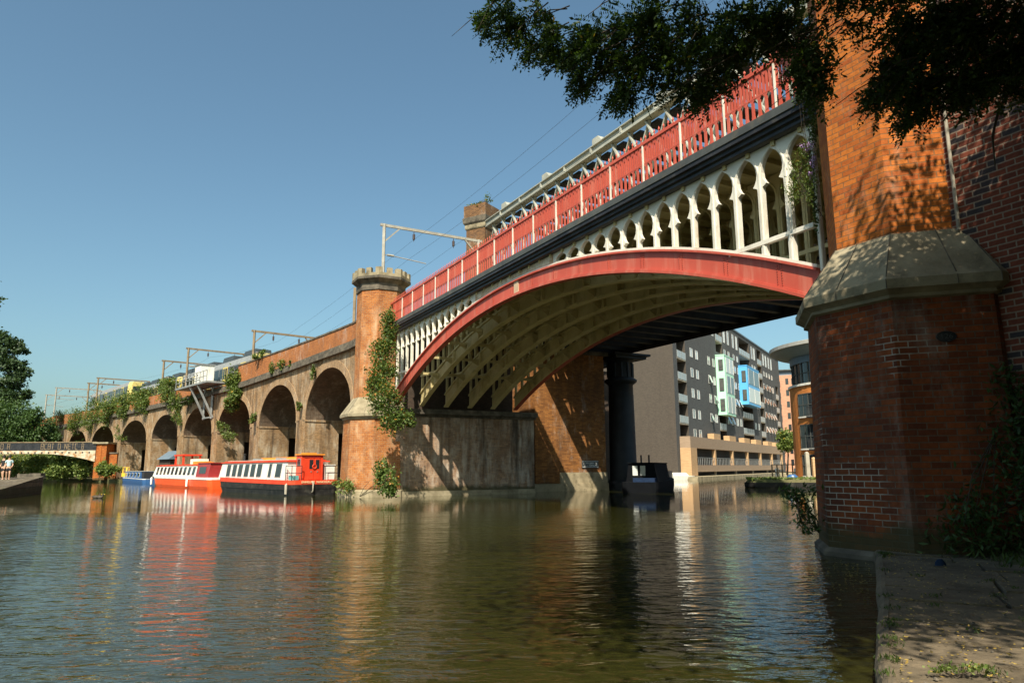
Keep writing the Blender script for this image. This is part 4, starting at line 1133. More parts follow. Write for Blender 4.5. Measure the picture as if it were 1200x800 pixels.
for az, z0, z1 in ((-164, 6.1, 8.4), (-164, 2.9, 5.3), (-164, .2, 2.3), (-138, 6.1, 8.4), (-138, 2.9, 5.3), (-138, .2, 2.3), (-116, 6.1, 8.4), (-116, 2.9, 5.3)):
    f = MB(); w_ = .17
    aa = np.linspace(rad(az) - w_, rad(az) + w_, 7)
    def arcbox(r0, r1, a0, a1, z0_, z1_, mb):
        p = lambda r, a, z: np.array([r * math.cos(a), r * math.sin(a), z])
        lo = [p(r0, a0, z0_), p(r1, a0, z0_), p(r1, a1, z0_), p(r0, a1, z0_)]
        mb.hexa(lo, [q_ + np.array([0, 0, z1_ - z0_]) for q_ in lo])
    for a0, a1 in zip(aa[:-1], aa[1:]):
        for zz in (z0, (z0 + z1) / 2 - .03, z1 - .08): arcbox(6.95, 7.07, a0, a1, zz, zz + .08, f)
    for a0 in aa[::2]: arcbox(6.95, 7.065, a0 - .006, a0 + .006, z0 + .081, z1 - .081, f)
    fo = f.build('window', MT['slate'], rb)
    g = MB()
    for a0, a1 in zip(aa[:-1], aa[1:]): arcbox(6.9, 7.02, a0, a1, z0 + .02, z1 - .02, g)
    g.build('pane', MT['glass'], fo)
    s_ = MB()
    for a0, a1 in zip(aa[:-1], aa[1:]): arcbox(6.95, 7.16, a0, a1, z0 - .14, z0 - .003, s_)
    s_.build('sill', MT['boat_white'], fo)
for az in (-150,):
    b = MB(); b.tube([(7.1 * math.cos(rad(az)), 7.1 * math.sin(rad(az)), z) for z in (.1, 8.4)], .07, 6); b.build('drainpipe', MT['boat_white'], rb)
b = MB()
for z in (2.75, 5.95):
    pr_ = [(7.4 * math.cos(rad(a)), 7.4 * math.sin(rad(a))) for a in np.linspace(-158, -132, 8)]
    for (x0, y0), (x1, y1) in zip(pr_[:-1], pr_[1:]):
        b.beam((x0, y0, z), (x1, y1, z), .7, .15); b.beam((x0 * 1.04, y0 * 1.04, z + 1.0), (x1 * 1.04, y1 * 1.04, z + 1.0), .05, .05)
        for t in (0, .33, .66): b.beam((x0 * 1.04 + (x1 - x0) * t, y0 * 1.04 + (y1 - y0) * t, z), (x0 * 1.04 + (x1 - x0) * t, y0 * 1.04 + (y1 - y0) * t, z + 1), .03, .03)
b.build('balcony', MT['steel_dark'], rb)
b = MB()
for s in (-1, 1): pass
b.box((2, 0, 0), (30, 16, 9.0)); b.build('rear_wing', MT['orange_brick'], rb)

# pink residential tower far behind
pk = empty('apartment_tower', (69.3, 180, 0.4), rad(-20), 'slim pink brick residential tower with stacked balconies far behind between the two buildings', 'building')
b = MB(); b.box((-4.2, 0, 0), (7, 10, 24.2)); b.build('wall', MT['pink_brick'], pk)
b = MB(); b.box((-3.9, .3, 24.203), (7, 9.7, 25.3)); b.build('penthouse', MT['slate_blue'], pk); 
b = MB(); b.box((-4.6, -.4, 25.303), (7.2, 10, 25.6)); b.build('roof', MT['slate'], pk)
for k in range(8):
    z = 1.2 + k * 2.9
    b = MB(); b.box((-3.0, -.05, z), (-1.2, -.003, z + 2.2)); w = b.build('window', MT['glass'], pk)
    b = MB(); b.box((-3.2, -1.0, z - .2), (-1.0, -.053, z)); b.box((-3.2, -1.02, z), (-1.0, -.97, z + 1.0)); b.build('balcony', MT['slate'], pk)
    for x in (.3, 1.7):
        b = MB(); b.box((x, -.05, z + .3), (x + .7, -.003, z + 1.8)); b.build('window', MT['glass'], pk)

# terrace with railing, posts, and the planted pontoon
te = empty('quay_railing', at(905, 553, 84), 0, 'dark terrace railing with white panels in front of the gallery end', 'railing')
p0 = np.array(te.location); p1 = at(948, 553, 80)
te.location = (p0[0], p0[1], .55)
b = MB(); d = (p1 - p0); d[2] = 0; L = np.linalg.norm(d); d /= L
for t in np.linspace(0, L, 8): b.beam(d * t, d * t + np.array([0, 0, 1.35]), .12, .12)
for z in (1.35, .5): b.beam(d * 0 + np.array([0, 0, z]), d * L + np.array([0, 0, z]), .09, .09)
b.build('rail', MT['mast'], te)
b = MB()
for t in (.1, .62): b.beam(d * L * t + np.array([0, .15, .5]), d * L * (t + .1) + np.array([0, .15, .5]), .05, .9)
b.build('panel', MT['boat_white'], te)
for px, hh, lab in ((947.5, 2.6, 'pale timber mooring post beside the planted pontoon, the taller one'), (955, 2.1, 'orange brown timber post beside the tower edge and the planted pontoon')):
    p = at(px, 560, 66); b = MB(); b.box((-.16, -.16, 0), (.16, .16, hh)); b.hexa([(-.16, -.16, hh), (.16, -.16, hh), (.16, .16, hh), (-.16, .16, hh)], [(-.05, -.05, hh + .12), (.05, -.05, hh + .12), (.05, .05, hh + .12), (-.05, .05, hh + .12)])
    o = b.build('mooring_post', MT['concrete'] if hh > 2.3 else MT['timber']); o.location = (p[0], p[1], .3); tag(o, lab, 'post')
pn = empty('planted_pontoon', (22.6, 59.5, 0), rad(-18), 'dark floating pontoon covered in grass and plants near the tower edge', 'pontoon')
b = MB()
R_ = lambda s, z: [np.array([x * s, y * s, z]) for x, y in ((-3.4, -.2), (-2.6, -1.1), (3.4, -1.2), (4.2, 0), (3.4, 1.2), (-2.6, 1.1))]
b.rings([R_(.94, -.3), R_(1, .1), R_(1, .42)]); b.build('hull', MT['boat_black'], pn)
b = MB(); b.rings([R_(.98, .423), R_(.9, .62), R_(.5, .75)]); b.build('planting_bed', MT['earth'], pn)
b = MB(); b.rings([[np.array([.4 + .45 * math.cos(a) * s, .1 + .3 * math.sin(a) * s, z]) for a in np.arange(10) * PI / 5] for s, z in ((1, .7), (.95, .9), (.5, 1.05))], smooth=True); b.build('tarpaulin', MT['boat_blue'], pn)

# ================================================================== BOATS  (local: x from stern to bow, +y towards the camera side)
HEAD = math.atan2(.772, -.635)
def outline(L, B, bow, z, ins=0.0, stern_r=0.35, full=0.0):
    """plan outline of a barge hull, anticlockwise"""
    h = B / 2 - ins; P = []
    x0 = ins
    for t in np.linspace(0, PI / 2, 5): P.append((x0 + stern_r * (1 - math.sin(t)), -(h - stern_r + stern_r * math.sin(t)) if False else -(h - stern_r * (1 - math.sin(t)) * 1.0)))
    P = [(x0, -(h - stern_r)), (x0 + stern_r * .3, -(h - stern_r * .3)), (x0 + stern_r, -h)]
    xs = np.linspace(L - bow, L - ins, 9)
    side = [(x, h * (1 - ((x - (L - bow)) / (bow - ins)) ** 2.2) + .12) for x in xs]
    P += [(x, -y) for x, y in side]; P += [(x, y) for x, y in side[::-1]]
    P += [(x0 + stern_r, h), (x0 + stern_r * .3, h - stern_r * .3), (x0, h - stern_r)]
    return [np.array([p[0], p[1], z]) for p in P]
def sheer(pts, L, rise):
    return [p + np.array([0, 0, rise * max(0, (p[0] / L - .55) / .45) ** 2]) for p in pts]
def cabin_mb(x0, x1, w0, w1, z0, z1, rake=0.35):
    b = MB()
    lo = [np.array(p) for p in ((x0, -w0, z0), (x1, -w0, z0), (x1, w0, z0), (x0, w0, z0))]
    hi = [np.array(p) for p in ((x0, -w1, z1), (x1 - rake, -w1, z1), (x1 - rake, w1, z1), (x0, w1, z1))]
    b.hexa(lo, hi); return b
def side_window(parent, xc, w, z0, z1, wy, slant, frame, both=True):
    """raked cabin window: frame and pane, on the tumblehome of the near side; wy(z) gives half width"""
    for s in ((1, -1) if both else (1,)):
        def q(x0, x1, za, zb, o): return [(x0 + slant * (za - z0), s * (wy(za) + o), za), (x1 + slant * (za - z0), s * (wy(za) + o), za), (x1 + slant * (zb - z0), s * (wy(zb) + o), zb), (x0 + slant * (zb - z0), s * (wy(zb) + o), zb)]
        f = MB(); a = q(xc - w / 2 - .05, xc + w / 2 + .05, z0 - .05, z1 + .05, .002); c = q(xc - w / 2 - .05, xc + w / 2 + .05, z0 - .05, z1 + .05, .02)
        f.hexa(a, c); fo = f.build('window', frame, parent)
        g = MB(); a = q(xc - w / 2, xc + w / 2, z0, z1, .021); c = q(xc - w / 2, xc + w / 2, z0, z1, .028); g.hexa(a, c); g.build('pane', MT['glass'], fo)

# --- red and black trip boat
B1 = np.array([-14.45, 47.0, 0]); ny = np.array([-.772, -.635, 0])
bt = empty('canal_boat', B1 - ny * 1.72, HEAD, 'red white and black wide canal boat with a red wheelhouse, moored next to the turret', 'boat')
L1, W1 = 16.4, 3.44
b = MB(); b.rings([outline(L1 - .5, W1 - .35, 3.4, -.4), outline(L1 - .15, W1 - .06, 3.3, .3), sheer(outline(L1, W1, 3.2, .70), L1, .22)]); hull = b.build('hull', MT['boat_black'], bt)
b = MB(); 
for z in (.36,): b.rings([outline(L1 - .1, W1 + .04, 3.3, z), outline(L1 - .1, W1 + .04, 3.3, z + .06)], cap=False)
b.build('rubbing_strake', MT['boat_black'], hull)
b = MB(); b.rings([sheer(outline(L1 + .02, W1 + .05, 3.2, .702), L1, .22), sheer(outline(L1 + .02, W1 + .05, 3.2, .98), L1, .25)]); b.build('gunwale_band', MT['boat_red'], bt)
wy = lambda z: 1.56 - .12 * (z - .98) / 1.2
b = cabin_mb(1.25, 15.2, 1.56, 1.44, .983, 2.18, .5); cab = b.build('cabin', MT['boat_white'], bt)
b = MB(); b.box((1.15, -1.52, 2.183), (14.8, 1.52, 2.27)); b.box((1.4, -1.35, 2.273), (14.5, 1.35, 2.33)); b.build('roof', MT['boat_red'], bt)
b = MB(); b.box((1.7, -1.2, 2.333), (14.2, 1.2, 2.36)); b.build('roof_deck', MT['boat_white'], bt)
b = MB(); b.box((2.2, -.5, 2.363), (11.2, .2, 2.5)); b.box((3.0, -.35, 2.503), (10.0, .05, 2.56)); b.build('gangplank', MT['orange'], bt)
for xc, w in ((12.97, .8), (11.6, .82), (10.3, .82), (8.9, .82), (7.6, .82), (6.3, .82), (4.25, .42), (2.7, .9)): side_window(cab, xc, w, 1.2, 2.06, wy, -.1, MT['galv'])
b = MB(); b.box((.3, -.62, .985), (1.2, .88, 2.62)); wh = b.build('wheelhouse', MT['boat_red'], bt)
b = MB(); b.box((.2, -.7, 2.623), (1.3, .96, 2.7)); b.box((.45, -.2, 2.703), (1.1, .6, 2.78)); b.build('wheelhouse_roof', MT['orange'], wh)
b = MB(); b.box((.26, -.42, 2.48), (.297, .72, 2.56)); b.build('door_head', MT['boat_maroon'], wh)
for y0 in (-.22, .22):
    b = MB(); b.box((.27, y0 - .19, 1.02), (.297, y0 + .19, 2.42)); dr = b.build('door', MT['boat_red'], wh)
    b = MB(); b.box((.262, y0 - .13, 1.72), (.268, y0 + .13, 2.32)); b.build('pane', MT['glass'], dr)
    b = MB(); b.box((.24, y0 - .04, 1.5), (.266, y0 + .04, 1.56)); b.build('handle', MT['galv'], dr)
b = MB(); b.box((.48, .883, 1.9), (1.02, .9, 2.4)); fo = b.build('window', MT['galv'], wh); b = MB(); b.box((.53, .903, 1.95), (.97, .91, 2.35)); b.build('pane', MT['glass'], fo)
b = MB(); b.rings([[np.array([.22, .0 + .13 * math.cos(a) * r, 2.0 - .1 + .13 * math.sin(a) * r]) for a in np.arange(14) * 2 * PI / 14] for r in (.75, 1.0)], cap=False)
b.tube([(.24, .14 * math.cos(a), 1.86 + .14 * math.sin(a)) for a in np.linspace(0, 2 * PI, 15)], .03, 6); b.build('life_ring', MT['boat_red'], wh)
for ya, yb in ((.95, 1.62), (-.72, -1.62)):
    b = MB()
    for z in (1.45, 1.92): b.tube([(.08, ya, z), (.08, yb, z), (1.1, yb, z)], .022, 6)
    for p in ((.08, ya), (.08, yb), (1.1, yb)): b.tube([(p[0], p[1], .98), (p[0], p[1], 1.92)], .024, 6)
    b.build('stern_rail', MT['steel_dark'], bt)
b = MB(); b.box((.35, -1.5, .985), (1.15, -.85, 1.95)); b.box((.3, -1.55, 1.953), (1.2, -.8, 2.0)); b.build('locker', MT['boat_white'], bt)
b = MB(); b.box((.35, 1.02, .985), (.9, 1.5, 1.28)); b.build('crate', MT['teal'], bt)
b = MB(); b.tube([(.0, 0.2, .2), (-.12, .2, .3), (-.12, .2, .75), (0, .2, .9)], .05, 6); b.tube([(.4, 1.79, .78), (.4, 1.84, .7), (.4, 1.84, .1)], [.03, .09, .09], 8); b.build('fender', MT['concrete'], bt)
text_mesh('boat_name', 'EMMELINE  PANKHURST', .2, MT['cream_text'], bt, (-.035, -.12, .845), (PI / 2, 0, -PI / 2), .006, xs=1.02)
text_mesh('boat_name', 'EMMELINE', .16, MT['cream_text'], bt, (12.2, 1.762, .86), (PI / 2, 0, PI), .004)

# mooring ropes and roof clutter
b = MB()
for p, q in (((16.1, -.2, 1.2), (18.0, -2.6, .5)), ((.2, -1.7, 1.0), (-1.4, -2.6, .55))):
    p, q = np.array(p), np.array(q); pts = [p + (q - p) * t - np.array([0, 0, .35 * 4 * t * (1 - t) * .5]) for t in np.linspace(0, 1, 7)]; b.tube(pts, .018, 5)
b.build('mooring_rope', MT['mast'], bt)
b = MB(); b.tube([(12.4, .5, 2.36), (12.4, .5, 2.85)], .07, 8); b.tube([(12.4, .5, 2.85), (12.4, .5, 2.93)], .12, 8); b.build('stove_chimney', MT['steel_dark'], bt)
b = MB()
for x in (4.0, 8.5): b.box((x, .45, 2.363), (x + .6, 1.0, 2.5))
b.build('roof_vent', MT['galv'], bt)
# --- orange red and white trip boat
B2 = np.array([-26.94, 63.9, 0])
bt = empty('canal_boat', B2 - ny * 1.6, HEAD, 'orange red and white trip boat with a long row of raked windows between two boats', 'boat')
L2, W2 = 22.0, 3.2
b = MB(); b.rings([outline(L2 - .8, W2 - .5, 4.5, -.4), outline(L2 - .3, W2 - .12, 4.5, .2), sheer(outline(L2, W2, 4.4, .80), L2, .12)]); b.build('hull', MT['boat_orange'], bt)
b = MB(); b.rings([sheer(outline(L2 + .03, W2 + .06, 4.4, .803), L2, .12), sheer(outline(L2 + .03, W2 + .06, 4.4, 1.0), L2, .16)]); b.build('gunwale_band', MT['boat_white'], bt)
wy = lambda z: 1.46 - .16 * (z - 1.0) / 1.1
b = cabin_mb(4.3, 20.4, 1.46, 1.3, 1.003, 2.08, .9); cab = b.build('cabin', MT['boat_white'], bt)
b = cabin_mb(.5, 4.297, 1.48, 1.3, 1.003, 2.25, .0); st = b.build('stern_cabin', MT['boat_maroon'], bt)
side_window(st, 2.4, 2.0, 1.35, 1.95, lambda z: 1.48 - .18 * (z - 1.0) / 1.25, .0, MT['boat_maroon'])
for xc in np.linspace(5.3, 18.6, 10): side_window(cab, xc, .85, 1.2, 1.98, wy, -.22, MT['boat_white'])
b = MB(); b.box((4.2, -1.36, 2.083), (19.4, 1.36, 2.16)); b.box((5, -1.1, 2.163), (19, 1.1, 2.22)); b.build('roof', MT['boat_red'], bt)
b = MB(); b.box((.4, -1.36, 2.253), (4.29, 1.36, 2.33)); b.build('stern_roof', MT['boat_maroon'], bt)
b = MB()
for x in (11.2, 14.0):
    for y in (-.8, .8): b.box((x - .08, y - .08, 2.223), (x + .08, y + .08, 3.1))
b.box((11.0, -.95, 3.103), (14.2, .95, 3.25)); b.build('canopy_frame', MT['boat_red'], bt)
b = MB(); b.box((7.6, -.6, 2.223), (10.2, .4, 2.75)); b.build('roof_locker', MT['boat_white'], bt)
b = MB(); b.box((6.4, -.5, 2.223), (8.9, .5, 2.5)); b.box((5.2, -.4, 2.223), (6.3, .6, 2.42)); b.build('life_raft', MT['orange'], bt)
b = MB()
for x in (6.0, 19.5): b.tube([(x, 1.68, .95), (x, 1.74, .85), (x, 1.74, .15)], [.02, .1, .1], 8)
b.build('fender', MT['boat_white'], bt)

# --- blue narrowboat
bt = empty('narrowboat', (-46.2, 92.5, 0), math.atan2(.79, -.61), 'small blue narrowboat with a white coach line, farthest of the moored boats', 'boat')
L3, W3 = 16.0, 2.1
b = MB(); b.rings([outline(L3 - .5, W3 - .2, 3.0, -.3), outline(L3, W3, 3.0, .3), sheer(outline(L3, W3, 3.0, .6), L3, .35)]); b.build('hull', MT['boat_blue'], bt)
b = MB(); b.rings([sheer(outline(L3 + .02, W3 + .04, 3.0, .5), L3, .33), sheer(outline(L3 + .02, W3 + .04, 3.0, .58), L3, .33)], cap=False); b.build('coach_line', MT['boat_white'], bt)
wy = lambda z: .95 - .1 * (z - .62)
b = cabin_mb(2.2, 13.4, .95, .86, .62, 1.5, .2); cab = b.build('cabin', MT['boat_blue'], bt)
b = MB(); b.box((2.1, -.9, 1.503), (13.3, .9, 1.58)); b.build('roof', MT['roof_grey'], bt)
for xc in (3.6, 5.8, 8.0, 10.2, 12.2): side_window(cab, xc, .9, .85, 1.3, wy, 0, MT['boat_white'])
b = MB(); b.box((.5, -.8, .62), (.56, .8, 1.42)); b.box((.5, .75, .62), (2.2, .8, 1.42)); b.build('pram_hood', MT['cloth_black'], bt)

# --- dark narrowboat under the far columns
bt = empty('narrowboat', (8.35, 47.9, 0), PI / 2 - rad(19), 'dark narrowboat with two pale windows moored in shadow by the iron columns', 'boat')
L4, W4 = 11.0, 2.4
b = MB(); b.rings([outline(L4 - .4, W4 - .2, 2.6, -.3), outline(L4, W4, 2.6, .3), sheer(outline(L4, W4, 2.6, .72), L4, .3)]); b.build('hull', MT['boat_shaded'], bt)
b = cabin_mb(1.2, 8.2, 1.05, .88, .723, 1.95, .2); cab = b.build('cabin', MT['boat_shaded'], bt)
b = MB(); b.box((1.1, -.93, 1.953), (8.1, .93, 2.02)); b.build('roof', MT['boat_shaded'], bt)
for y in (-.1, .42):
    b = MB(); b.box((1.15, y - .17, 1.15), (1.197, y + .17, 1.8)); b.build('window', MT['glass_sky'], cab)
b = MB(); b.box((.3, -1.0, .725), (.36, .45, 1.0)); b.box((.36, -1.0, .725), (1.1, -.95, 1.0)); b.build('stern_board', MT['boat_navy'], bt)
b = MB()
for y in (-.25, .3): b.tube([(3.2, y, 2.02), (3.2, y, 2.55)], .06, 8)
b.build('chimney', MT['steel_dark'], bt)
# small white dinghy with its outboard by the far quay
dg = empty('dinghy', (21.2, 96.5, 0), rad(15), 'small white dinghy with an outboard motor at the foot of the brown gable', 'boat')
b = MB(); b.rings([outline(3.2, 1.1, 1.4, -.15, stern_r=.1), outline(3.4, 1.4, 1.5, .55, stern_r=.1)], cap=True); b.build('hull', MT['boat_white'], dg)
b = MB(); b.box((-.35, -.2, .3), (0, .2, 1.2)); b.box((-.25, -.12, -.4), (-.1, .12, .3)); b.build('outboard_motor', MT['steel_dark'], dg)
b = MB(); b.rings([outline(2.6, 1.0, 1.2, .56, .1, stern_r=.1), outline(2.2, .6, 1.0, .95, .1, stern_r=.1)]); b.build('cover', MT['boat_white'], dg)
post = empty('mooring_bollard', (19.95, 95.2, 0), 0, 'black mooring bollard standing left of the small white dinghy', 'bollard')
b = MB(); b.tube([(0, 0, -.5), (0, 0, 1.5)], .2, 10); b.tube([(0, 0, 1.5), (0, 0, 1.62), (0, 0, 1.75)], [.26, .28, .2], 10); b.build('shaft', MT['steel_dark'], post)

# ================================================================== FOOTBRIDGE AND LEFT BANK
fb = empty('footbridge', (at(112, 555, 106)[0], 106, 0.4), 0, 'low black and rusty white iron footbridge with worn lettering on the far left', 'bridge')
fo = rel(fb)
zt = lambda x: at(x, 520 if x > 60 else 518, 106)[2]
b = MB()
XR, XL = at(113, 520, 106)[0], at(-170, 520, 106)[0]
ZT, ZM = 5.85, 4.6
y0 = 106.0
def zlow(x):     # underside of the shallow arch
    t = (XR - x) / 9.0
    return 4.14 - 1.2 * max(0, 1 - t) ** 2.2
b.box((XL, y0, ZM), (XR, y0 + .3, ZT - .1)); b.build('parapet_plate', MT['black'], fb, fo)
b = MB(); b.box((XL, y0 - .06, ZT - .097), (XR, y0 + .36, ZT + .02)); b.build('handrail', MT['mast'], fb, fo)
b = MB(); xs = np.linspace(XL, XR, 60)
for a, c in zip(xs[:-1], xs[1:]):
    lo = [(a, y0 - .05, zlow(a)), (c, y0 - .05, zlow(c)), (c, y0 + .35, zlow(c)), (a, y0 + .35, zlow(a))]
    b.hexa(lo, [(p[0], p[1], ZM - .003) for p in lo])
b.build('arch_girder', MT['rusty_white'], fb, fo)
b = MB()
for x in np.arange(XR - .9, XL, -1.0): b.beam((x, y0 - .056, ZM - .3), (x, y0 - .09, ZM - .3), .2, .2)
b.build('bolt_heads', MT['steel_dark'], fb, fo)
b = MB(); b.box((XL, y0 + .3, ZM - .3), (XR, y0 + 3.5, ZM - .1)); b.box((XL, y0 + 3.5, ZM - .3), (XR, y0 + 3.7, ZT)); b.build('walkway', MT['steel_dark'], fb, fo)
rr = random.Random(12); b = MB(); x = XR - 1.6
def glyph(x, s):
    k = rr.choice('OIEACTN8'); z0, z1 = ZM + .2, ZT - .25; y = y0 - .012; t = .07
    w = .34 * s
    seg = {'O': 'lrtb', 'I': 'l', 'E': 'ltmb', 'A': 'lrtm', 'C': 'ltb', 'T': 'tc', 'N': 'lrd', '8': 'lrtmb'}[k]
    if 'l' in seg: b.beam((x, y, z0), (x, y, z1), t, .02, up=(0, 1, 0))
    if 'r' in seg: b.beam((x + w, y, z0), (x + w, y, z1), t, .02, up=(0, 1, 0))
    if 'c' in seg: b.beam((x + w / 2, y, z0), (x + w / 2, y, z1), t, .02, up=(0, 1, 0))
    for ch, z in (('t', z1), ('m', (z0 + z1) / 2), ('b', z0)):
        if ch in seg: b.beam((x, y - .004, z), (x + w, y - .004, z), t, .02, up=(0, 1, 0))
    if 'd' in seg: b.beam((x, y - .004, z1), (x + w, y - .004, z0), t, .02, up=(0, 1, 0))
words = [(1, .8), (4, 1.0), (1, 1), (4, 1.0), (0, 4), (1, 1.0), (5, 1.0), (1, 1), (6, 1.0), (1, 1), (8, 1.0)]
for n, s in words:
    if n == 0: x -= s; continue
    for _ in range(n): x -= .52; glyph(x, s)
    x -= .45
b.build('worn_lettering', MT['mast'], fb, fo)
fp = empty('bridge_pier', (at(118, 553, 106.6)[0], 106.6, 0.3), 0, 'orange brick gate pier with a stone cap at the end of the footbridge', 'pier')
b = MB(); b.box((-.85, -.5, 0), (.85, 2.4, 5.25)); b.box((-.12, -.56, 0), (.12, -.503, 5.1)); b.build('shaft', MT['tower'], fp)
b = MB(); b.box((-1.15, -.8, 5.253), (1.15, 2.7, 5.5)); b.build('cap', MT['stone'], fp)
b = MB(); b.box((.853, .2, 0), (2.1, 1.0, 3.8)); b.build('wing_wall', MT['tower'], fp)
b = MB(); b.box((.853, .1, 3.803), (2.2, 1.1, 4.0)); b.build('wing_coping', MT['stone_dark'], fp)

# stone quay on the left with its sloping edge
def quay():
    b = MB()
    E = on_z(46.5, 578, 0); 
    pts_lo = [E, E + np.array([-5.5, 5.0, 0]), np.array([-80, 66, 0]), np.array([-80, 30, 0]), on_z(-60, 592, 0), on_z(0, 584, 0)]
    hs = [1.28, 1.15, 1.1, .1, .12, .62]
    lo = [p + np.array([0, 0, -1.4]) for p in pts_lo]
    cen = np.array([-38.5, 51.5, 1.02]); mid = np.array([-45.0, 48.5, .95])
    hi = [p + np.array([.18 if i in (0, 5) else 0, .0, h]) for i, (p, h) in enumerate(zip(pts_lo, hs))]
    for k in range(6): b.poly([lo[k], lo[(k + 1) % 6], hi[(k + 1) % 6], hi[k]])
    for k in range(6): b.poly([hi[k], hi[(k + 1) % 6], cen])
    return b.build('stone_quay', MT['quay_blocks']), hi
qo, qhi = quay(); tag(qo, kind='structure')
for k in range(2):
    kb = MB()
    p = qhi[0] + np.array([-.75 - k * 1.7, .35 + k * 1.2, .0]); kb.box(p - np.array([.45, .3, .1]), p + np.array([.45, .3, .22 - .05 * k]))
    o = kb.build('coping_block', MT['stone_dark']); tag(o, ('rough dark coping stone nearest the tip of the stone quay', 'rough dark coping stone set back from the tip of the stone quay')[k], 'stone')

# ------------------------------------------------------------------ people: one continuous skinned body each
def skinned(name, verts, edges, radii, mat, parent, sub=2):
    me = bpy.data.meshes.new(name); me.from_pydata([tuple(v) for v in verts], edges, []); me.update()
    o = bpy.data.objects.new(name, me); COL.objects.link(o)
    md = o.modifiers.new('skin', 'SKIN'); md.use_smooth_shade = True
    for i, r in enumerate(radii):
        rx, ry = r if hasattr(r, '__len__') else (r, r)
        me.skin_vertices[0].data[i].radius = (rx, ry)
        me.skin_vertices[0].data[i].use_root = (i == 0)
    s_ = o.modifiers.new('sub', 'SUBSURF'); s_.levels = sub; s_.render_levels = sub
    dg_ = bpy.context.evaluated_depsgraph_get(); ev = o.evaluated_get(dg_)
    nm = bpy.data.meshes.new_from_object(ev); nm.materials.clear(); nm.materials.append(mat)
    o.modifiers.clear(); o.data = nm; bpy.data.meshes.remove(me)
    for p in nm.polygons: p.use_smooth = True
    o.parent = parent; return o
def person(loc, rz, label, top, shorts, scale=1.0):
    t = empty('person', loc, rz, label, 'person'); t.scale = (scale,) * 3
    V = [(0, 0, .93), (0, .01, 1.12), (0, .01, 1.34), (0, 0, 1.46), (0, -.02, 1.56), (0, -.03, 1.68), (0, -.02, 1.75),      # 0-6 pelvis to crown
         (.09, 0, .88), (.1, -.06, .5), (.1, -.02, .1), (.1, -.16, .04),                                                     # 7-10 left leg mid stride
         (-.09, 0, .88), (-.1, .05, .5), (-.1, .16, .12), (-.1, .03, .05),                                                   # 11-14
         (.17, .01, 1.4), (.23, .03, 1.12), (.2, -.14, .98), (.19, -.2, .95),                                                # 15-18 arm
         (-.17, .01, 1.4), (-.24, .03, 1.13), (-.22, -.1, .93), (-.21, -.15, .88)]
    E_ = [(0, 1), (1, 2), (2, 3), (3, 4), (4, 5), (5, 6), (0, 7), (7, 8), (8, 9), (9, 10), (0, 11), (11, 12), (12, 13), (13, 14), (3, 15), (15, 16), (16, 17), (17, 18), (3, 19), (19, 20), (20, 21), (21, 22)]
    Rr = [(.13, .1), (.12, .09), (.14, .1), (.08, .07), .05, (.08, .095), .06, .09, .058, .042, .04, .09, .058, .042, .04, .055, .042, .034, .03, .055, .042, .034, .03]
    skinned('body', V, E_, Rr, MT['skin'], t)
    b_ = [(0, 0, .95), (0, .01, 1.12), (0, .01, 1.34), (0, 0, 1.44), (.18, .01, 1.39), (.21, .02, 1.25), (-.18, .01, 1.39), (-.215, .02, 1.25)]
    skinned('shirt', b_, [(0, 1), (1, 2), (2, 3), (3, 4), (4, 5), (3, 6), (6, 7)], [(.15, .12), (.145, .11), (.165, .125), (.09, .08), .075, .068, .075, .068], top, t)
    s_ = [(0, 0, .97), (0, 0, .9), (.095, 0, .82), (.1, -.03, .62), (-.095, 0, .82), (-.1, .03, .62)]
    skinned('shorts', s_, [(0, 1), (1, 2), (2, 3), (1, 4), (4, 5)], [(.15, .12), (.15, .12), .11, .095, .11, .095], shorts, t)
    h = MB(); h.rings([[np.array([r * .1 * math.cos(a), -.02 + r * .115 * math.sin(a), z]) for a in np.arange(14) * 2 * PI / 14] for r, z in ((.9, 1.66), (1.02, 1.7), (1.0, 1.76), (.75, 1.81), (.3, 1.835))], smooth=True)
    h.build('hair', MT['hair'], t)
    f = MB()
    for x in (-.035, .035): f.box((x - .012, -.132, 1.665), (x + .012, -.118, 1.68))
    f.box((-.012, -.145, 1.63), (.012, -.118, 1.655)); f.box((-.025, -.13, 1.598), (.025, -.112, 1.607)); f.build('face', MT['hair'], t)
    for x, y in ((.1, -.1), (-.1, .09)):
        s2 = MB(); s2.box((x - .045, y - .14, 0.0), (x + .045, y + .12, .09)); s2.build('shoe', MT['cloth_black'], t)
    return t
pz = lambda p: p
person((-36.3, 51.9, 1.0), rad(25), 'person in a pale teal top and black shorts walking on the stone quay', MT['cloth_teal'], MT['cloth_black'])
person((-36.98, 52.3, 1.0), rad(-10), 'person in dark clothes at the left edge of the stone quay', MT['cloth_black'], MT['cloth_black'])
# ducks
def duck(loc, rz, label):
    t = empty('duck', loc, rz, label, 'duck')
    b = MB()
    prof = [(-.22, .02, .1), (-.16, .06, .09), (-.05, .11, .07), (.08, .11, .07), (.16, .07, .09), (.19, .045, .14), (.2, .04, .2), (.22, .045, .25), (.26, .03, .26), (.28, .008, .25)]
    b.tube([(x, 0, z) for x, r, z in prof], [r for x, r, z in prof], 10); b.build('body', MT['bark'], t)
    k = MB(); k.tube([(.27, 0, .245), (.34, 0, .235)], [.018, .012], 6); k.build('bill', MT['yellow'], t)
dk = on_z(112, 583.5, 0); duck(tuple(dk), rad(20), 'brown duck swimming on the calm water, the left one of the pair')
dk = on_z(117, 583.6, 0); duck(tuple(dk), rad(-10), 'brown duck swimming on the calm water, the right one of the pair')

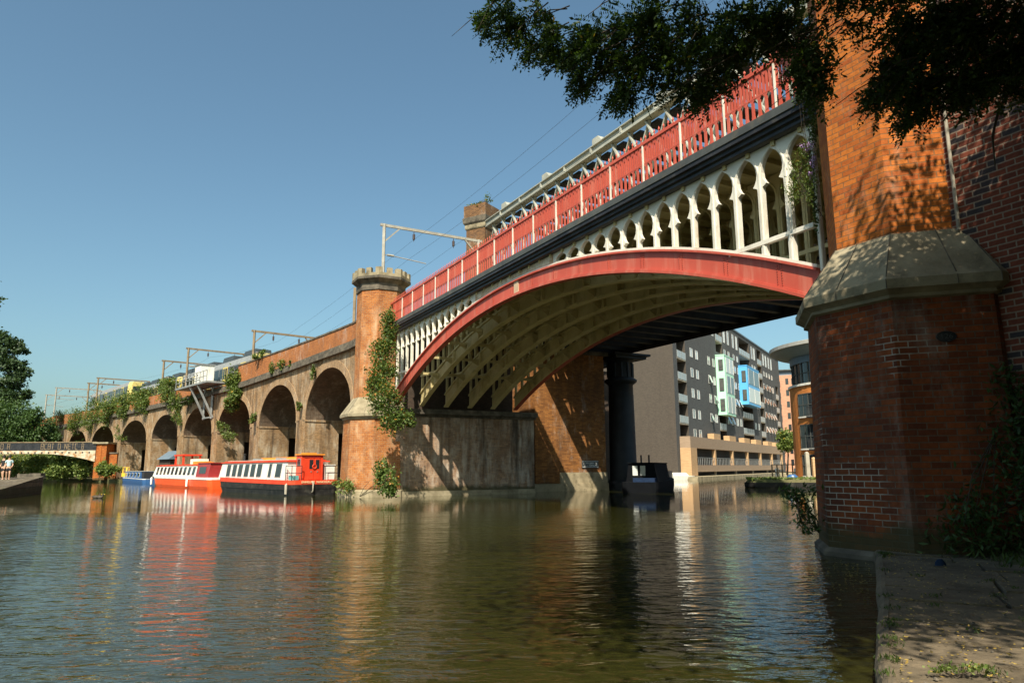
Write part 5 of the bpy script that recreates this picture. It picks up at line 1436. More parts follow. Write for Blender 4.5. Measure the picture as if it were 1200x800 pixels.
# ================================================================== RAILWAY EQUIPMENT
def on_wall(px, py, off=0.0):
    r = ray(px, py)
    uu = np.linspace(36, 226, 400)
    P = np.array([VW(u, off)[:2] for u in uu])
    cr = P[:, 0] * r[1] - P[:, 1] * r[0]
    i = np.argmax(np.sign(cr[:-1]) != np.sign(cr[1:]))
    t = cr[i] / (cr[i] - cr[i + 1]); u = uu[i] + t * (uu[i + 1] - uu[i])
    p = VW(u, off); return u, EYE + r[2] / r[1] * p[1]
def zbed(u): return float(np.interp(u, [33, 70, 95, 120, 228], [10.9, 10.6, 10.65, 12.0, 12.3]))
def gantry(u, o0, o1, zt, label, mast, short=False, single=False):
    base = VW(u, o0, zbed(u))
    t = empty('overhead_gantry', base, 0, label, 'gantry', 'overhead line gantries along the railway')
    ro_ = rel(t)
    b = MB(); b.beam(VW(u, o0, zbed(u) - .1), VW(u, o0, zt + .1), .2, .2); b.build('mast', mast, t, ro_)
    if single: return t
    b = MB(); b.beam(VW(u, o1, zbed(u) - .1), VW(u, o1, zt + .1), .2, .2); b.build('mast', mast, t, ro_)
    b = MB(); b.beam(VW(u, o0 - .3, zt), VW(u, o1 + .3, zt), .14, .2); b.beam(VW(u, o0, zt - 1.3), VW(u, o0 + 1.2, zt - .1), .1, .1); b.beam(VW(u, o1, zt - 1.3), VW(u, o1 - 1.2, zt - .1), .1, .1)
    b.build('cross_beam', mast, t, ro_)
    for o in (o0 + (o1 - o0) * .3, o0 + (o1 - o0) * .72):
        b = MB(); b.tube([VW(u, o, zt - .15), VW(u, o, zt - .9)], .03, 6); b.tube([VW(u, o, zt - .35), VW(u, o, zt - .75)], .1, 8); b.build('insulator', MT['insul'], t, ro_)
    b = MB(); b.tube([VW(u, o0, zt - 2.3), VW(u, o0 + .5, zt - 2.25)], .03, 6); b.tube([VW(u, o0 + .4, zt - 2.25), VW(u, o0 + 3.4, zt - 2.5)], .035, 6); b.tube([VW(u, o0 + .3, zt - 2.27), VW(u, o0 + .8, zt - 2.27)], .09, 8)
    b.build('registration_arm', MT['mast_pale'], t, ro_)
    return t
GAN = [(37.3, 1.3, 9.2, 19.6, 'pale steel overhead gantry rising behind the battlements of the turret', MT['mast_pale'], False),
       (42.0, .9, 9, 15.7, 'single brown overhead line mast just left of the turret', MT['mast'], True),
       (65.3, .8, 7.6, 16.0, 'brown overhead gantry at the end of the brick parapet', MT['mast'], False),
       (86.0, .8, 9.0, 16.9, 'brown overhead gantry with a thin beam above the white equipment cabin', MT['mast'], False),
       (95.2, .8, 8.2, 16.4, 'brown overhead gantry between the large wall shrub and the yellow tram front', MT['mast'], False),
       (131.0, .9, 9.0, 17.6, 'tall weathered overhead gantry over the yellow fronted tram', MT['mast'], False),
       (137.5, .9, 8.0, 17.3, 'brown overhead gantry just beyond the tall one over the tram', MT['mast'], False),
       (176, .9, 9.0, 18.3, 'farthest pale overhead gantry beyond the shrubs on the far viaduct', MT['mast_pale'], False),
       (166, .9, 9.0, 19.0, 'thin pale overhead gantry beside the farthest one', MT['mast_pale'], False)]
for (u, o0, o1, zt_, lab, m, sg) in GAN: gantry(u, o0, o1, zt_, lab, m, single=sg)
def wire(name, pts, r, label, grp=None):
    b = MB(); P = []
    for p, q in zip(pts[:-1], pts[1:]):
        for t in np.linspace(0, 1, 7)[:-1]:
            x = p + (q - p) * t; x = x - np.array([0, 0, .25 * 4 * t * (1 - t)]); P.append(x)
    P.append(pts[-1])
    c = pts[0]
    b.tube([x - c for x in P], r, 4, smooth=False)
    o = b.build(name, MT['wire']); o.location = tuple(c); tag(o, label, 'wire', grp)
us_w = [-14, 12, 37.3, 65.3, 86, 95.2, 131, 166, 200]
zz_w = [18.6, 18.8, 18.6, 15.2, 16.0, 15.6, 16.8, 18.0, 18.4]
for o, dz, lab in ((3.4, 0.0, 'overhead catenary wire over the nearer track, the upper one'), (3.4, -1.25, 'overhead contact wire over the nearer track, the lower one'),
                   (6.8, 0.1, 'overhead catenary wire over the farther track, the upper one'), (6.8, -1.2, 'overhead contact wire over the farther track, the lower one')):
    wire('overhead_wire', [(VW(u, o, z + dz) if u > 36 else W(u, o, z + dz)) for u, z in zip(us_w, zz_w)], .009, lab, 'overhead line wires along the railway')
# trams
def tram(u0, u1, off, z0, label, yellow_at=None, pods=2, body=None):
    a, c = VW(u0, off, z0), VW(u1, off, z0); d = c - a; L = np.linalg.norm(d[:2]); rz = math.atan2(d[1], d[0])
    t = empty('tram', a, rz, label, 'tram', 'trams on the viaduct')
    prof = lambda x, s=1.0, dz=0: [np.array([x, y * s, z + dz]) for y, z in ((-1.3, .35), (1.3, .35), (1.32, 1.2), (1.28, 2.6), (1.05, 3.2), (-1.05, 3.2), (-1.28, 2.6), (-1.32, 1.2))]
    b = MB(); b.rings([prof(0.9), prof(L - .9)]); b.build('body', MT['tram_grey'], t)
    for x0, x1, m in ((0.9, 0, 'front'), (L - .9, L, 'front')):
        b = MB(); b.rings([prof(x0 + .002 * np.sign(x1 - x0)), prof((x0 + x1) / 2, .95), prof(x1, .72)]); f = b.build('cab_front', MT['tram_yellow'], t)
        g = MB(); xx = x1 + .02 * np.sign(x1 - x0); xm = (x0 + x1) / 2
        g.hexa([(xx, -.8, 1.55), (xx, .8, 1.55), (xm, 1.26, 1.55), (xm, -1.26, 1.55)], [(xx, -.75, 2.45), (xx, .75, 2.45), (xm, 1.2, 2.45), (xm, -1.2, 2.45)]); g.build('windscreen', MT['glass'], f)
    for s in (-1, 1):
        g = MB(); g.box((1.0, s * 1.315, 1.35), (L - 1.0, s * 1.34, 2.45)); wb = g.build('window_band', MT['glass'], t)
        k = MB()
        for x in np.arange(1.8, L - 1.2, 1.5): k.box((x - .06, s * 1.342, 1.3), (x + .06, s * 1.355, 2.5))
        k.build('window_pillars', MT['tram_grey'], wb)
        for x in np.arange(3.0, L - 3, 5.2):
            dd = MB(); dd.box((x, s * 1.325, .5), (x + 1.4, s * 1.36, 2.55)); dr = dd.build('door', MT['tram_yellow'], t)
            dg2 = MB(); dg2.box((x + .12, s * 1.362, 1.2), (x + .64, s * 1.37, 2.4)); dg2.box((x + .76, s * 1.362, 1.2), (x + 1.28, s * 1.37, 2.4)); dg2.build('door_glass', MT['glass'], dr)
    for k in range(pods):
        x = L * (k + .5) / pods
        b = MB(); b.hexa([(x - 1.6, -.95, 3.203), (x + 1.6, -.95, 3.203), (x + 1.6, .95, 3.203), (x - 1.6, .95, 3.203)], [(x - 1.5, -.85, 3.85), (x + 1.5, -.85, 3.85), (x + 1.5, .85, 3.85), (x - 1.5, .85, 3.85)]); b.build('roof_unit', MT['tram_dark'], t)
    for x in (2.5, L / 2, L - 2.5):
        b = MB()
        b.box((x - 1.2, -1.1, 0.02), (x + 1.2, 1.1, .345)); b.build('bogie', MT['tram_dark'], t)
tram(113.5, 139, 2.8, 12.2, 'pale grey tram with a bright yellow front on the far part of the viaduct', pods=0)
tram(90.6, 108.5, 2.6, 10.62, 'silver tram with dark roof units behind the large wall shrub', pods=4)
tram(65.5, 89.8, 2.6, 10.62, 'silver tram with dark roof units behind the white equipment cabin', pods=4)
# equipment cabin on its bracketed platform
ec = empty('equipment_platform', VW(76.5, 0, 10.9), 0, 'grey steel platform with handrails bracketed off the viaduct wall', 'platform'); eo = rel(ec)
def vbox(mb, u0, u1, o0, o1, z0, z1, m=0):
    lo = [VW(u0, o0, z0), VW(u1, o0, z0), VW(u1, o1, z0), VW(u0, o1, z0)]; mb.hexa(lo, [p + np.array([0, 0, z1 - z0]) for p in lo], m)
b = MB(); vbox(b, 71.0, 81.5, -1.9, .45, 10.95, 11.15); b.build('floor', MT['galv'], ec, eo)
b = MB()
for u in (74.0, 76.6):
    b.beam(VW(u, -1.8, 10.9), VW(u - .2, -.08, 7.4), .22, .22); b.beam(VW(u, -.15, 7.3), VW(u, -.15, 10.94), .2, .2); b.beam(VW(u, -1.8, 10.85), VW(u, -.1, 10.85), .16, .18)
b.beam(VW(74, -.2, 7.45), VW(76.6, -.2, 7.45), .15, .15); b.build('bracket', MT['galv'], ec, eo)
b = MB()
for u in np.arange(71.1, 81.6, 1.15): b.beam(VW(u, -1.85, 11.15), VW(u, -1.85, 12.3), .06, .06)
for z in (11.7, 12.3): b.beam(VW(71.1, -1.85, z), VW(81.4, -1.85, z), .06, .06)
b.build('handrail', MT['galv'], ec, eo)
cb = empty('equipment_cabin', VW(75.8, -.6, 11.16), 0, 'white equipment cabin standing on the bracketed platform', 'cabin'); eo = rel(cb)
b = MB(); vbox(b, 74.8, 76.7, -1.4, .1, 11.16, 13.35); bd = b.build('body', MT['boat_white'], cb, eo)
b = MB(); vbox(b, 74.7, 76.8, -1.5, .2, 13.353, 13.46); b.build('roof', MT['galv'], cb, eo)
for u in (74.95, 75.85):
    b = MB(); vbox(b, u, u + .75, -1.43, -1.403, 11.3, 13.1); dr = b.build('door', MT['boat_white'], cb, eo)
    b = MB(); vbox(b, u + .55, u + .65, -1.47, -1.432, 12.1, 12.3); b.build('handle', MT['steel_dark'], dr, eo)
# yellow site machine on the quay
ym = empty('mini_digger', (at(148, 548, 103)[0], 103.0, .43), rad(115), 'small yellow digger on the quay behind the blue narrowboat', 'digger')
b = MB(); b.box((-1.1, -.8, 0), (1.1, -.4, .45)); b.box((-1.1, .4, 0), (1.1, .8, .45)); b.build('track', MT['steel_dark'], ym)
b = MB(); b.box((-.9, -.7, .5), (.9, .7, 1.2)); b.build('body', MT['yellow'], ym)
b = MB()
for x in (-.5, .5):
    for y in (-.55, .55): b.box((x - .05, y - .05, 1.2), (x + .05, y + .05, 2.3))
b.box((-.65, -.65, 2.3), (.65, .65, 2.4)); b.build('cab_frame', MT['yellow'], ym)
b = MB(); b.beam((.9, 0, 1.0), (2.0, 0, 2.2), .2, .25); b.beam((2.0, 0, 2.2), (2.6, 0, .9), .16, .2); b.box((2.4, -.3, .45), (2.9, .3, .95)); b.build('boom', MT['yellow'], ym); ym.scale = (.7, .7, .7)
# grey shed under the viaduct arch
sh = empty('arch_shed', VW(90.5, 1.6, .42), math.atan2(UV_[1], UV_[0]) + rad(14), 'low shed with a grey pitched roof standing in a viaduct arch behind the trip boat', 'shed')
b = MB(); b.box((-2.2, -1.2, 0), (2.2, 1.2, 2.6)); b.build('wall', MT['dark_brick'], sh)
b = MB(); b.hexa([(-2.5, -1.5, 2.603), (2.5, -1.5, 2.603), (2.5, 1.5, 2.603), (-2.5, 1.5, 2.603)], [(-2.5, -.05, 3.7), (2.5, -.05, 3.7), (2.5, .05, 3.7), (-2.5, .05, 3.7)]); b.build('roof', MT['slate_blue'], sh)

# ================================================================== VEGETATION
def leaf_mesh(name, P, size, mat, parent=None, rng=None, elong=1.7, up=0.5, off=(0, 0, 0), D=None, var=.3):
    """diamond leaves at points P (N,3)"""
    N = len(P); rng = rng or np.random.default_rng(1)
    P = np.asarray(P, float) - np.asarray(off, float)
    d = rng.normal(size=(N, 3)) if D is None else np.asarray(D, float)
    d /= np.linalg.norm(d, axis=1)[:, None] + 1e-9
    n = rng.normal(size=(N, 3)); n[:, 2] = np.abs(n[:, 2]) + up
    s = np.cross(n, d); s /= np.linalg.norm(s, axis=1)[:, None] + 1e-9
    nn = np.cross(d, s)
    L = size * rng.uniform(1 - var, 1 + var, N)[:, None]; w = L / elong
    v = np.empty((N, 4, 3))
    v[:, 0] = P - d * L * .5; v[:, 1] = P + s * w * .5 - nn * L * .08; v[:, 2] = P + d * L * .5; v[:, 3] = P - s * w * .5 - nn * L * .08
    me = bpy.data.meshes.new(name)
    me.vertices.add(N * 4); me.vertices.foreach_set('co', v.reshape(-1).astype(np.float32))
    me.loops.add(N * 4); me.loops.foreach_set('vertex_index', np.arange(N * 4, dtype=np.int32))
    me.polygons.add(N); me.polygons.foreach_set('loop_start', np.arange(0, N * 4, 4, dtype=np.int32)); me.polygons.foreach_set('loop_total', np.full(N, 4, dtype=np.int32))
    me.update(calc_edges=True); me.materials.append(mat)
    o = bpy.data.objects.new(name, me); COL.objects.link(o)
    if parent is not None: o.parent = parent
    return o
def blob_points(rng, blobs, n, clump=0.22, per=28):
    """points in clumps that crowd the outer shell of each ellipsoid"""
    w = np.array([(b[3] * b[4] * b[5]) ** (2 / 3) for b in blobs]); w /= w.sum()
    out = []
    for b, k in zip(blobs, rng.multinomial(n, w)):
        nc = max(3, k // per)
        c = rng.normal(size=(nc, 3)); c /= np.linalg.norm(c, axis=1)[:, None]
        c *= (rng.uniform(0.15, 1.0, nc) ** .5)[:, None]
        idx = rng.integers(0, nc, k)
        q = c[idx] + rng.normal(size=(k, 3)) * clump
        out.append(q * np.array(b[3:6]) + np.array(b[:3]))
    return np.concatenate(out)
def plant(name, label, cat, blobs, n, size, mat, seed, stems=None, group=None, elong=1.7, clump=.22, per=28, trunk=None, base=None, leafpart='foliage', up=.5):
    rng = np.random.default_rng(seed)
    b0 = blobs[0]
    base = base if base is not None else (b0[0], b0[1], min(b[2] - b[5] for b in blobs))
    t = empty(name, base, 0, label, cat, group)
    P = blob_points(rng, blobs, n, clump, per)
    leaf_mesh(leafpart, P, size, mat, t, rng, elong, up, off=base)
    m = MB(); base = np.array(base, float)
    if trunk is not None:
        for pts, rr in trunk: m.tube([np.asarray(p, float) - base for p in pts], rr, 8)
        m.build('trunk', MT['bark'], t)
    else:
        r_ = min(.022, size * .1); src = base
        for b in blobs:
            cen = np.array(b[:3]); start = src + (cen - src) * (.0 if src is base else .3)
            for k in range(4):
                e = cen + rng.normal(size=3) * np.array(b[3:6]) * .45
                mid = (start + e) / 2 + rng.normal(size=3) * np.array(b[3:6]) * .15
                m.tube([start - base, mid - base, e - base], [r_, r_ * .7, r_ * .3], 5)
            src = cen
        m.build('stem', MT['bark'], t)
    return t
def wb(px, py, rx, ry, off=-.35):
    """a blob on the viaduct face from its place in the picture, in metres"""
    u, z = on_wall(px, py, off); p = VW(u, off, z); s = p[1] / F_PX
    return (p[0], p[1], p[2], rx * s, min(rx * s, .8) + .1, ry * s)
WALL_SHRUBS = [([(200, 460, 13, 13), (193, 452, 9, 9), (208, 472, 9, 12), (202, 448, 7, 6)], 3600, 'large bright shrub on the viaduct parapet over the fifth arch from the turret'),
 ([(275, 445, 11, 13), (277, 460, 10, 11), (272, 472, 8, 9)], 3200, 'bushy shrub hanging from the wall beside the bracketed platform'),
 ([(168, 462, 13, 11), (170, 474, 10, 12), (160, 470, 10, 11)], 3000, 'rounded shrub below the yellow front of the tram'),
 ([(148, 469, 12, 13), (146, 483, 10, 10)], 2800, 'shrub draped over the wall between the sixth and seventh arches'),
 ([(132, 475, 13, 13), (126, 488, 12, 10)], 3000, 'shrub hanging over the crown of the seventh arch'),
 ([(113, 482, 13, 13), (106, 494, 12, 12)], 3000, 'shrub left of the seventh arch above the footbridge pier'),
 ([(93, 488, 13, 12), (88, 500, 9, 9)], 2600, 'shrub on the wall above the partly hidden eighth arch'),
 ([(72, 488, 10, 7), (62, 496, 9, 8)], 1500, 'farthest shrub on the viaduct wall beside the dark trees'),
 ([(207, 484, 5, 11), (210, 493, 4, 7)], 700, 'narrow plant trailing down the pier under the large parapet shrub'),
 ([(227, 467, 9, 4), (220, 470, 7, 4)], 700, 'low green clump on the ledge below the white cabin'),
 ([(262, 503, 6, 7), (268, 512, 8, 6), (257, 497, 5, 5)], 900, 'weeds growing out of the pier in the shade of the third arch'),
 ([(297, 490, 4, 6)], 350, 'small tuft on the pier between the second and third arches'),
 ([(350, 475, 3, 5)], 250, 'small tuft on the pier between the first and second arches'),
 ([(318, 431, 5, 8), (330, 427, 6, 6), (339, 425, 3, 4)], 600, 'straggling weeds in the parapet near the second arch'),
 ([(367, 436, 3, 8)], 250, 'thin weed trailing from the cornice over the first arch'),
 ([(300, 417, 7, 5), (306, 413, 5, 5)], 400, 'bush behind the brick parapet at the foot of the gantry'),
 ([(143, 513, 6, 5), (137, 505, 4, 6)], 400, 'small bush on the pier beside the sixth arch')]
for i, (bl_, n, lab) in enumerate(WALL_SHRUBS):
    plant('wall_shrub', lab, 'shrub', [wb(*q) for q in bl_], n, .26 if n > 1000 else .2, MT['leaf_wall'], 20 + i, group='shrubs growing on the viaduct')
def vb(px, py, v, rx, ry, rd=.45):
    p = on_v(px, py, v); s = p[1] / F_PX; return (p[0], p[1], p[2], rx * s, rd, ry * s)
plant('ivy', 'ivy climbing the right face of the pale turret', 'ivy', [vb(462, 492, -1.7, 16, 16), vb(478, 492, -.9, 8, 10), vb(452, 468, -2.1, 20, 17), vb(438, 452, -2.2, 10, 14), vb(448, 440, -1.9, 18, 18), vb(449, 412, -1.7, 15, 18), vb(455, 382, -1.45, 10, 20)], 9500, .15, MT['leaf_ivy'], 61, base=tuple(on_v(464, 508, -1.5)))
plant('buddleia', 'leafy shrub at the waterline against the abutment', 'shrub', [vb(452, 562, -1.9, 12, 14, .5), vb(448, 548, -1.9, 8, 8, .4), vb(458, 572, -1.8, 8, 8, .4)], 1500, .17, MT['leaf_ivy'], 62, base=tuple(W(31.2, -1.8, .05)), clump=.3)
plant('waterside_weed', 'yellow green weed at the foot of the turret by the red boat', 'weed', [vb(407, 570, -2.4, 9, 9, .4), vb(398, 566, -2.6, 6, 4, .3)], 500, .15, MT['leaf_bright'], 63, base=tuple(W(34.4, -2.2, .05)), clump=.3)
t = plant('buddleia', 'flowering buddleia growing out of the white openwork beside the orange tower', 'shrub', [vb(937, 205, -.25, 14, 22, .22), vb(944, 178, -.25, 10, 14, .2), vb(930, 228, -.22, 10, 12, .2), vb(950, 215, -.3, 6, 25, .2)], 1700, .075, MT['leaf_wall'], 64, elong=3.2, base=tuple(W(-1.2, -.15, 7.5)), clump=.3)
rng = np.random.default_rng(7); leaf_mesh('flowers', blob_points(rng, [vb(947, 172, -.35, 8, 8, .15), vb(955, 190, -.35, 5, 8, .12), vb(951, 205, -.35, 4, 5, .1)], 260, .3), .035, MT['flower'], t, rng, 1.3, off=t.location)
plant('ivy', 'dark ivy in the corner between the bridge deck and the orange tower', 'ivy', [vb(952, 150, -.3, 5, 18, .15), vb(955, 240, -.15, 4, 30, .1), vb(945, 105, -.35, 14, 12, .25), vb(935, 85, -.3, 12, 10, .2)], 1300, .07, MT['leaf_tree'], 65, base=tuple(W(-1.5, -.1, 6.5)), clump=.3)
plant('buddleia', 'dark buddleia leaning from the waterline of the tower plinth', 'shrub', [(5.75, 14.55, .95, .28, .25, .35), (5.55, 14.4, 1.15, .25, .2, .18), (5.85, 14.5, .5, .18, .2, .15)], 420, .14, MT['leaf_tree'], 66, elong=3.4, base=(6.1, 14.6, .4), clump=.32)
plant('buddleia', 'tall shaded buddleia against the foot of the orange tower', 'shrub', [(8.55, 12.35, 1.0, .75, .6, .9), (8.75, 12.3, 2.0, .6, .5, .8), (8.6, 12.35, 2.9, .35, .35, .5), (7.75, 12.45, .7, .5, .4, .5), (9.3, 12.0, 1.5, .6, .5, .9)], 5200, .13, MT['leaf_tree'], 67, elong=3.0, base=(8.5, 12.4, .15), clump=.28)
plant('bramble', 'brambles in the dark corner of the approach wall', 'shrub', [(9.9, 11.2, .8, .8, .7, .7), (10.1, 11.4, 2.0, .7, .5, .9), (9.9, 11.6, 3.4, .5, .4, .8), (9.6, 12.0, 4.3, .3, .3, .5)], 4200, .12, MT['leaf_tree'], 68, base=(9.9, 11.5, .2), clump=.28)

for i, (c, r, n, lab) in enumerate((((9.75, 9.4, 1.5), (1.5, 1.3, 1.7), 5200, 'unseen dark bush added to block light, by the foot of the approach wall'), ((10.4, 7.0, 1.9), (1.8, 1.7, 2.0), 6000, 'unseen dark bush added to block light, beside the big tree trunk'), ((12.3, 8.6, 2.6), (1.6, 1.4, 2.6), 5200, 'unseen tall bush added to block light, against the approach wall beyond the big tree'))):
    plant('bush', lab, 'bush', [(c[0], c[1], c[2], *r)], n, .17, MT['leaf_tree'], 140 + i, base=(c[0], c[1], .2), clump=.25, elong=2.2)  # bushes outside the view, added to keep light off the tower foot
# weeds on the blocking course of the gatehouse tower
gp = np.array(ct.location) + np.array([0, 0, 24.75])
plant('roof_weed', 'weeds sprouting on top of the square brick tower', 'weed', [(gp[0] - .9, gp[1] - .5, 24.8, .5, .4, .35), (gp[0] + .6, gp[1] - .8, 25.1, .3, .3, .6), (gp[0] - .2, gp[1] - 1.0, 24.8, .3, .3, .3)], 350, .16, MT['leaf_wall'], 69, base=tuple(gp), clump=.3)

# ------------------------------------------------------------------ trees on the left bank and behind
def pb(px, py, Y, rx, ry, rd=None):
    p = at(px, py, Y); s = Y / F_PX; return (p[0], p[1], p[2], rx * s, (rd or (rx + ry) / 2) * s, ry * s)
def trunk_to(base, top, r=.35, limbs=()):
    base, top = np.array(base, float), np.array(top, float)
    T = [([base, base + (top - base) * .5 + np.array([.2, 0, 0]), top], [r, r * .7, r * .25])]
    for l in limbs:
        s = base + (top - base) * .45; T.append(([s, (s + np.array(l)) / 2 + np.array([0, 0, .4]), l], [r * .5, r * .35, r * .12]))
    return T
Yp = 128
bl_ = [pb(-4, 398, Yp, 16, 12), pb(13, 400, Yp, 10, 10), pb(0, 420, Yp, 20, 14), pb(27, 410, Yp, 9, 6), pb(16, 430, Yp, 16, 9), pb(32, 436, Yp, 7, 5), pb(14, 447, Yp, 18, 8), pb(2, 462, Yp, 24, 14), pb(26, 462, Yp, 10, 6), pb(-30, 420, Yp, 26, 30), pb(-34, 470, Yp, 30, 30)]
bs = at(-8, 545, Yp); plant('poplar_tree', 'tall dark poplar with upswept branches on the left edge', 'tree', bl_, 30000, .5, MT['leaf_poplar'], 71, base=(bs[0], Yp, .4), trunk=trunk_to((bs[0], Yp, .4), at(-4, 395, Yp), .5, [at(20, 410, Yp), at(28, 440, Yp), at(-30, 430, Yp)]), elong=1.6, clump=.2, per=60)
Yp = 122
bl_ = [pb(8, 492, Yp, 26, 22), pb(33, 500, Yp, 18, 16), pb(40, 487, Yp, 8, 8), pb(20, 515, Yp, 24, 14), pb(44, 510, Yp, 9, 13), pb(-25, 500, Yp, 26, 30)]
bs = at(20, 545, Yp); plant('broadleaf_tree', 'round leafy tree in front of the poplar behind the footbridge', 'tree', bl_, 18000, .45, MT['leaf_tree'], 72, base=(bs[0], Yp, .4), trunk=trunk_to((bs[0], Yp, .4), at(20, 495, Yp), .35, [at(40, 500, Yp), at(0, 500, Yp)]), clump=.2, per=50)
Yp = 26
bl_ = [pb(-4, 350, 60, 8, 5), pb(2, 349, 60, 5, 3), pb(-24, 352, 60, 20, 14), pb(-50, 340, 60, 26, 20)]
bs = at(-60, 560, 60); plant('broadleaf_tree', 'tree off the left edge of which only one twig tip shows against the sky', 'tree', bl_, 2200, .28, MT['leaf_tree'], 73, base=(bs[0], 60, 1.0), trunk=trunk_to((bs[0], 60, 1.0), at(-50, 345, 60), .25, [at(-10, 350, 60)]), clump=.25)
BANK = [([(25, 545, 114, 26, 14), (5, 548, 114, 18, 12)], 5200, 'leaf_bright', 'broad green bush under the left end of the footbridge'),
        ([(55, 548, 112, 20, 10), (45, 540, 112, 12, 10)], 4200, 'leaf_bright', 'pale sunlit bush under the middle of the footbridge'),
        ([(74, 547, 109, 14, 11), (66, 553, 109, 12, 7)], 5000, 'leaf_bright', 'yellow green bush at the water edge under the footbridge'),
        ([(95, 549, 108, 9, 9), (97, 541, 109, 8, 10)], 3200, 'leaf_bright', 'bush beside the bridge pier under the footbridge'),
        ([(130, 551, 104, 9, 6), (120, 548, 104, 6, 8)], 1800, 'leaf_bright', 'bank plants between the bridge pier and the first moored boat'),
        ([(85, 530, 118, 22, 10), (60, 532, 118, 20, 10)], 3600, 'leaf_tree', 'dark hedge behind the footbridge girder'),
        ([(183, 553, 96, 6, 3)], 400, 'leaf_bright', 'low plants on the quay behind the blue narrowboat'),
        ([(60, 507, 126, 8, 14), (64, 515, 124, 6, 8)], 1500, 'leaf_tree', 'dark shrub between the trees and the farthest arch')]
for i, (bb, n, m, lab) in enumerate(BANK):
    plant('bush', lab, 'bush', [pb(*q) for q in bb], n, .4, MT[m], 80 + i, group='bushes on the left bank', clump=.25, per=40)
plant('broadleaf_tree', 'small green tree between the charcoal block and the orange building', 'tree', [pb(921, 512, 112, 8, 8), pb(924, 520, 112, 9, 8), pb(918, 520, 112, 6, 7)], 3500, .4, MT['leaf_bright'], 95, base=(at(922, 550, 112)[0], 112, .4), trunk=trunk_to((at(922, 550, 112)[0], 112, .4), at(922, 512, 112), .18), clump=.25, per=40)
rng = np.random.default_rng(3)
P = []
for k in range(900):
    x, y = rng.uniform(-3.2, 3.8), rng.uniform(-1, 1); P.append((x, y, .65 + .15 * rng.random()))
o = leaf_mesh('foliage', np.array(P), .3, MT['leaf_bright'], pn, rng, 2.6)

# ------------------------------------------------------------------ the big tree beside the towpath: trunk off to the right, its boughs hang into view
TB = np.array([10.6, 3.6, .2])
tree = empty('ash_tree', TB, 0, 'large dark tree with drooping pinnate leaves hanging across the top right', 'tree')
rng = np.random.default_rng(11)
m = MB()
J = lambda *p: [np.array(q, float) - TB for q in p]
m.tube(J(TB, (10.4, 3.8, 2.2), (9.9, 4.2, 4.6), (9.2, 4.6, 7.0), (8.6, 4.8, 10), (8.2, 5, 13.2)), [.42, .36, .31, .26, .18, .06], 10)
TIPS = []
def hang(pts, rr): m.tube(J(*pts), rr, 7)
hang(((9.7, 4.3, 5.6), (8.2, 6.2, 7.8), (6.4, 8.0, 8.8), (4.4, 8.9, 9.1), (2.4, 9.3, 9.2), (.6, 9.6, 8.9)), [.14, .11, .08, .05, .03, .012])
hang(((9.4, 4.5, 6.4), (8.6, 7.2, 7.5), (7.4, 9.0, 7.9), (6.2, 9.4, 7.7)), [.1, .06, .035, .012])
hang(((9.0, 4.6, 7.6), (6.2, 4.2, 8.8), (3.4, 4, 9.0), (1.2, 4, 8.6)), [.14, .1, .06, .02])
hang(((8.8, 4.7, 8.6), (9.6, 7.4, 9.6), (9.4, 9.4, 9.2)), [.12, .08, .03])
hang(((9.3, 4.5, 6.8), (11.5, 5.6, 9), (12.8, 6, 12)), [.12, .08, .03])
wig = at(1190, 95, 9.2), at(1170, 130, 9.2), at(1163, 160, 9.25), at(1166, 195, 9.2)
hang(((8.2, 8.0, 7.5), (7.2, 9.2, 7.3), wig[0], wig[1], wig[2], wig[3]), [.05, .035, .024, .02, .016, .008])
m.build('trunk', MT['bark'], tree)
# pinnate leaves in view
def hb(px, py, Y, rx, ry): return pb(px, py, Y, rx, ry, 55)
VB = [hb(588, 14, 9.8, 26, 20), hb(625, 32, 9.8, 38, 24), hb(668, 50, 9.7, 38, 34), hb(700, 68, 9.6, 36, 34), hb(742, 92, 9.5, 30, 28), hb(735, 40, 9.6, 50, 40), hb(790, 70, 9.4, 40, 40), hb(800, 20, 9.5, 60, 25), hb(846, 60, 9.4, 36, 36), hb(880, 25, 9.3, 44, 28), hb(838, 98, 9.4, 20, 16),
      hb(930, 25, 9.2, 40, 30), hb(950, 70, 9.1, 22, 34), hb(962, 98, 9.1, 14, 16), hb(1000, 5, 9.0, 50, 12), hb(1056, 60, 9.0, 28, 36), hb(1068, 95, 9.0, 40, 34), hb(1084, 122, 9.0, 28, 16), hb(1046, 104, 9.0, 20, 14), hb(1110, 50, 8.9, 60, 56), hb(1115, 105, 8.9, 26, 22), hb(1165, 30, 8.8, 60, 45), hb(1185, 75, 8.7, 30, 30), hb(1140, 100, 8.8, 30, 26), hb(1070, 15, 8.9, 80, 24), hb(1225, 60, 8.6, 40, 60)]
nl = 3900
C = blob_points(rng, VB, nl, .13, 9)
ax = rng.normal(size=(nl, 3)) * .55 + np.array([-.45, .15, -.55]); ax /= np.linalg.norm(ax, axis=1)[:, None]
nrm = rng.normal(size=(nl, 3)) + np.array([0, -.2, .9]); sd = np.cross(nrm, ax); sd /= np.linalg.norm(sd, axis=1)[:, None]
PP, DD = [], []
for k in range(8):
    t = (k + .6) / 8 * .28
    droop = np.array([0, 0, -1.0]) * (t / .28) ** 2 * .06
    for s in (-1, 1):
        PP.append(C + ax * t + sd * s * .03 + droop); DD.append(sd * s + ax * .55)
PP.append(C + ax * .3 + np.array([0, 0, -.08])); DD.append(ax)
leaf_mesh('hanging_foliage', np.concatenate(PP), .066, MT['leaf_dark'], tree, rng, 2.1, .6, off=TB, D=np.concatenate(DD), var=.5)
rng = np.random.default_rng(41); tw = MB()
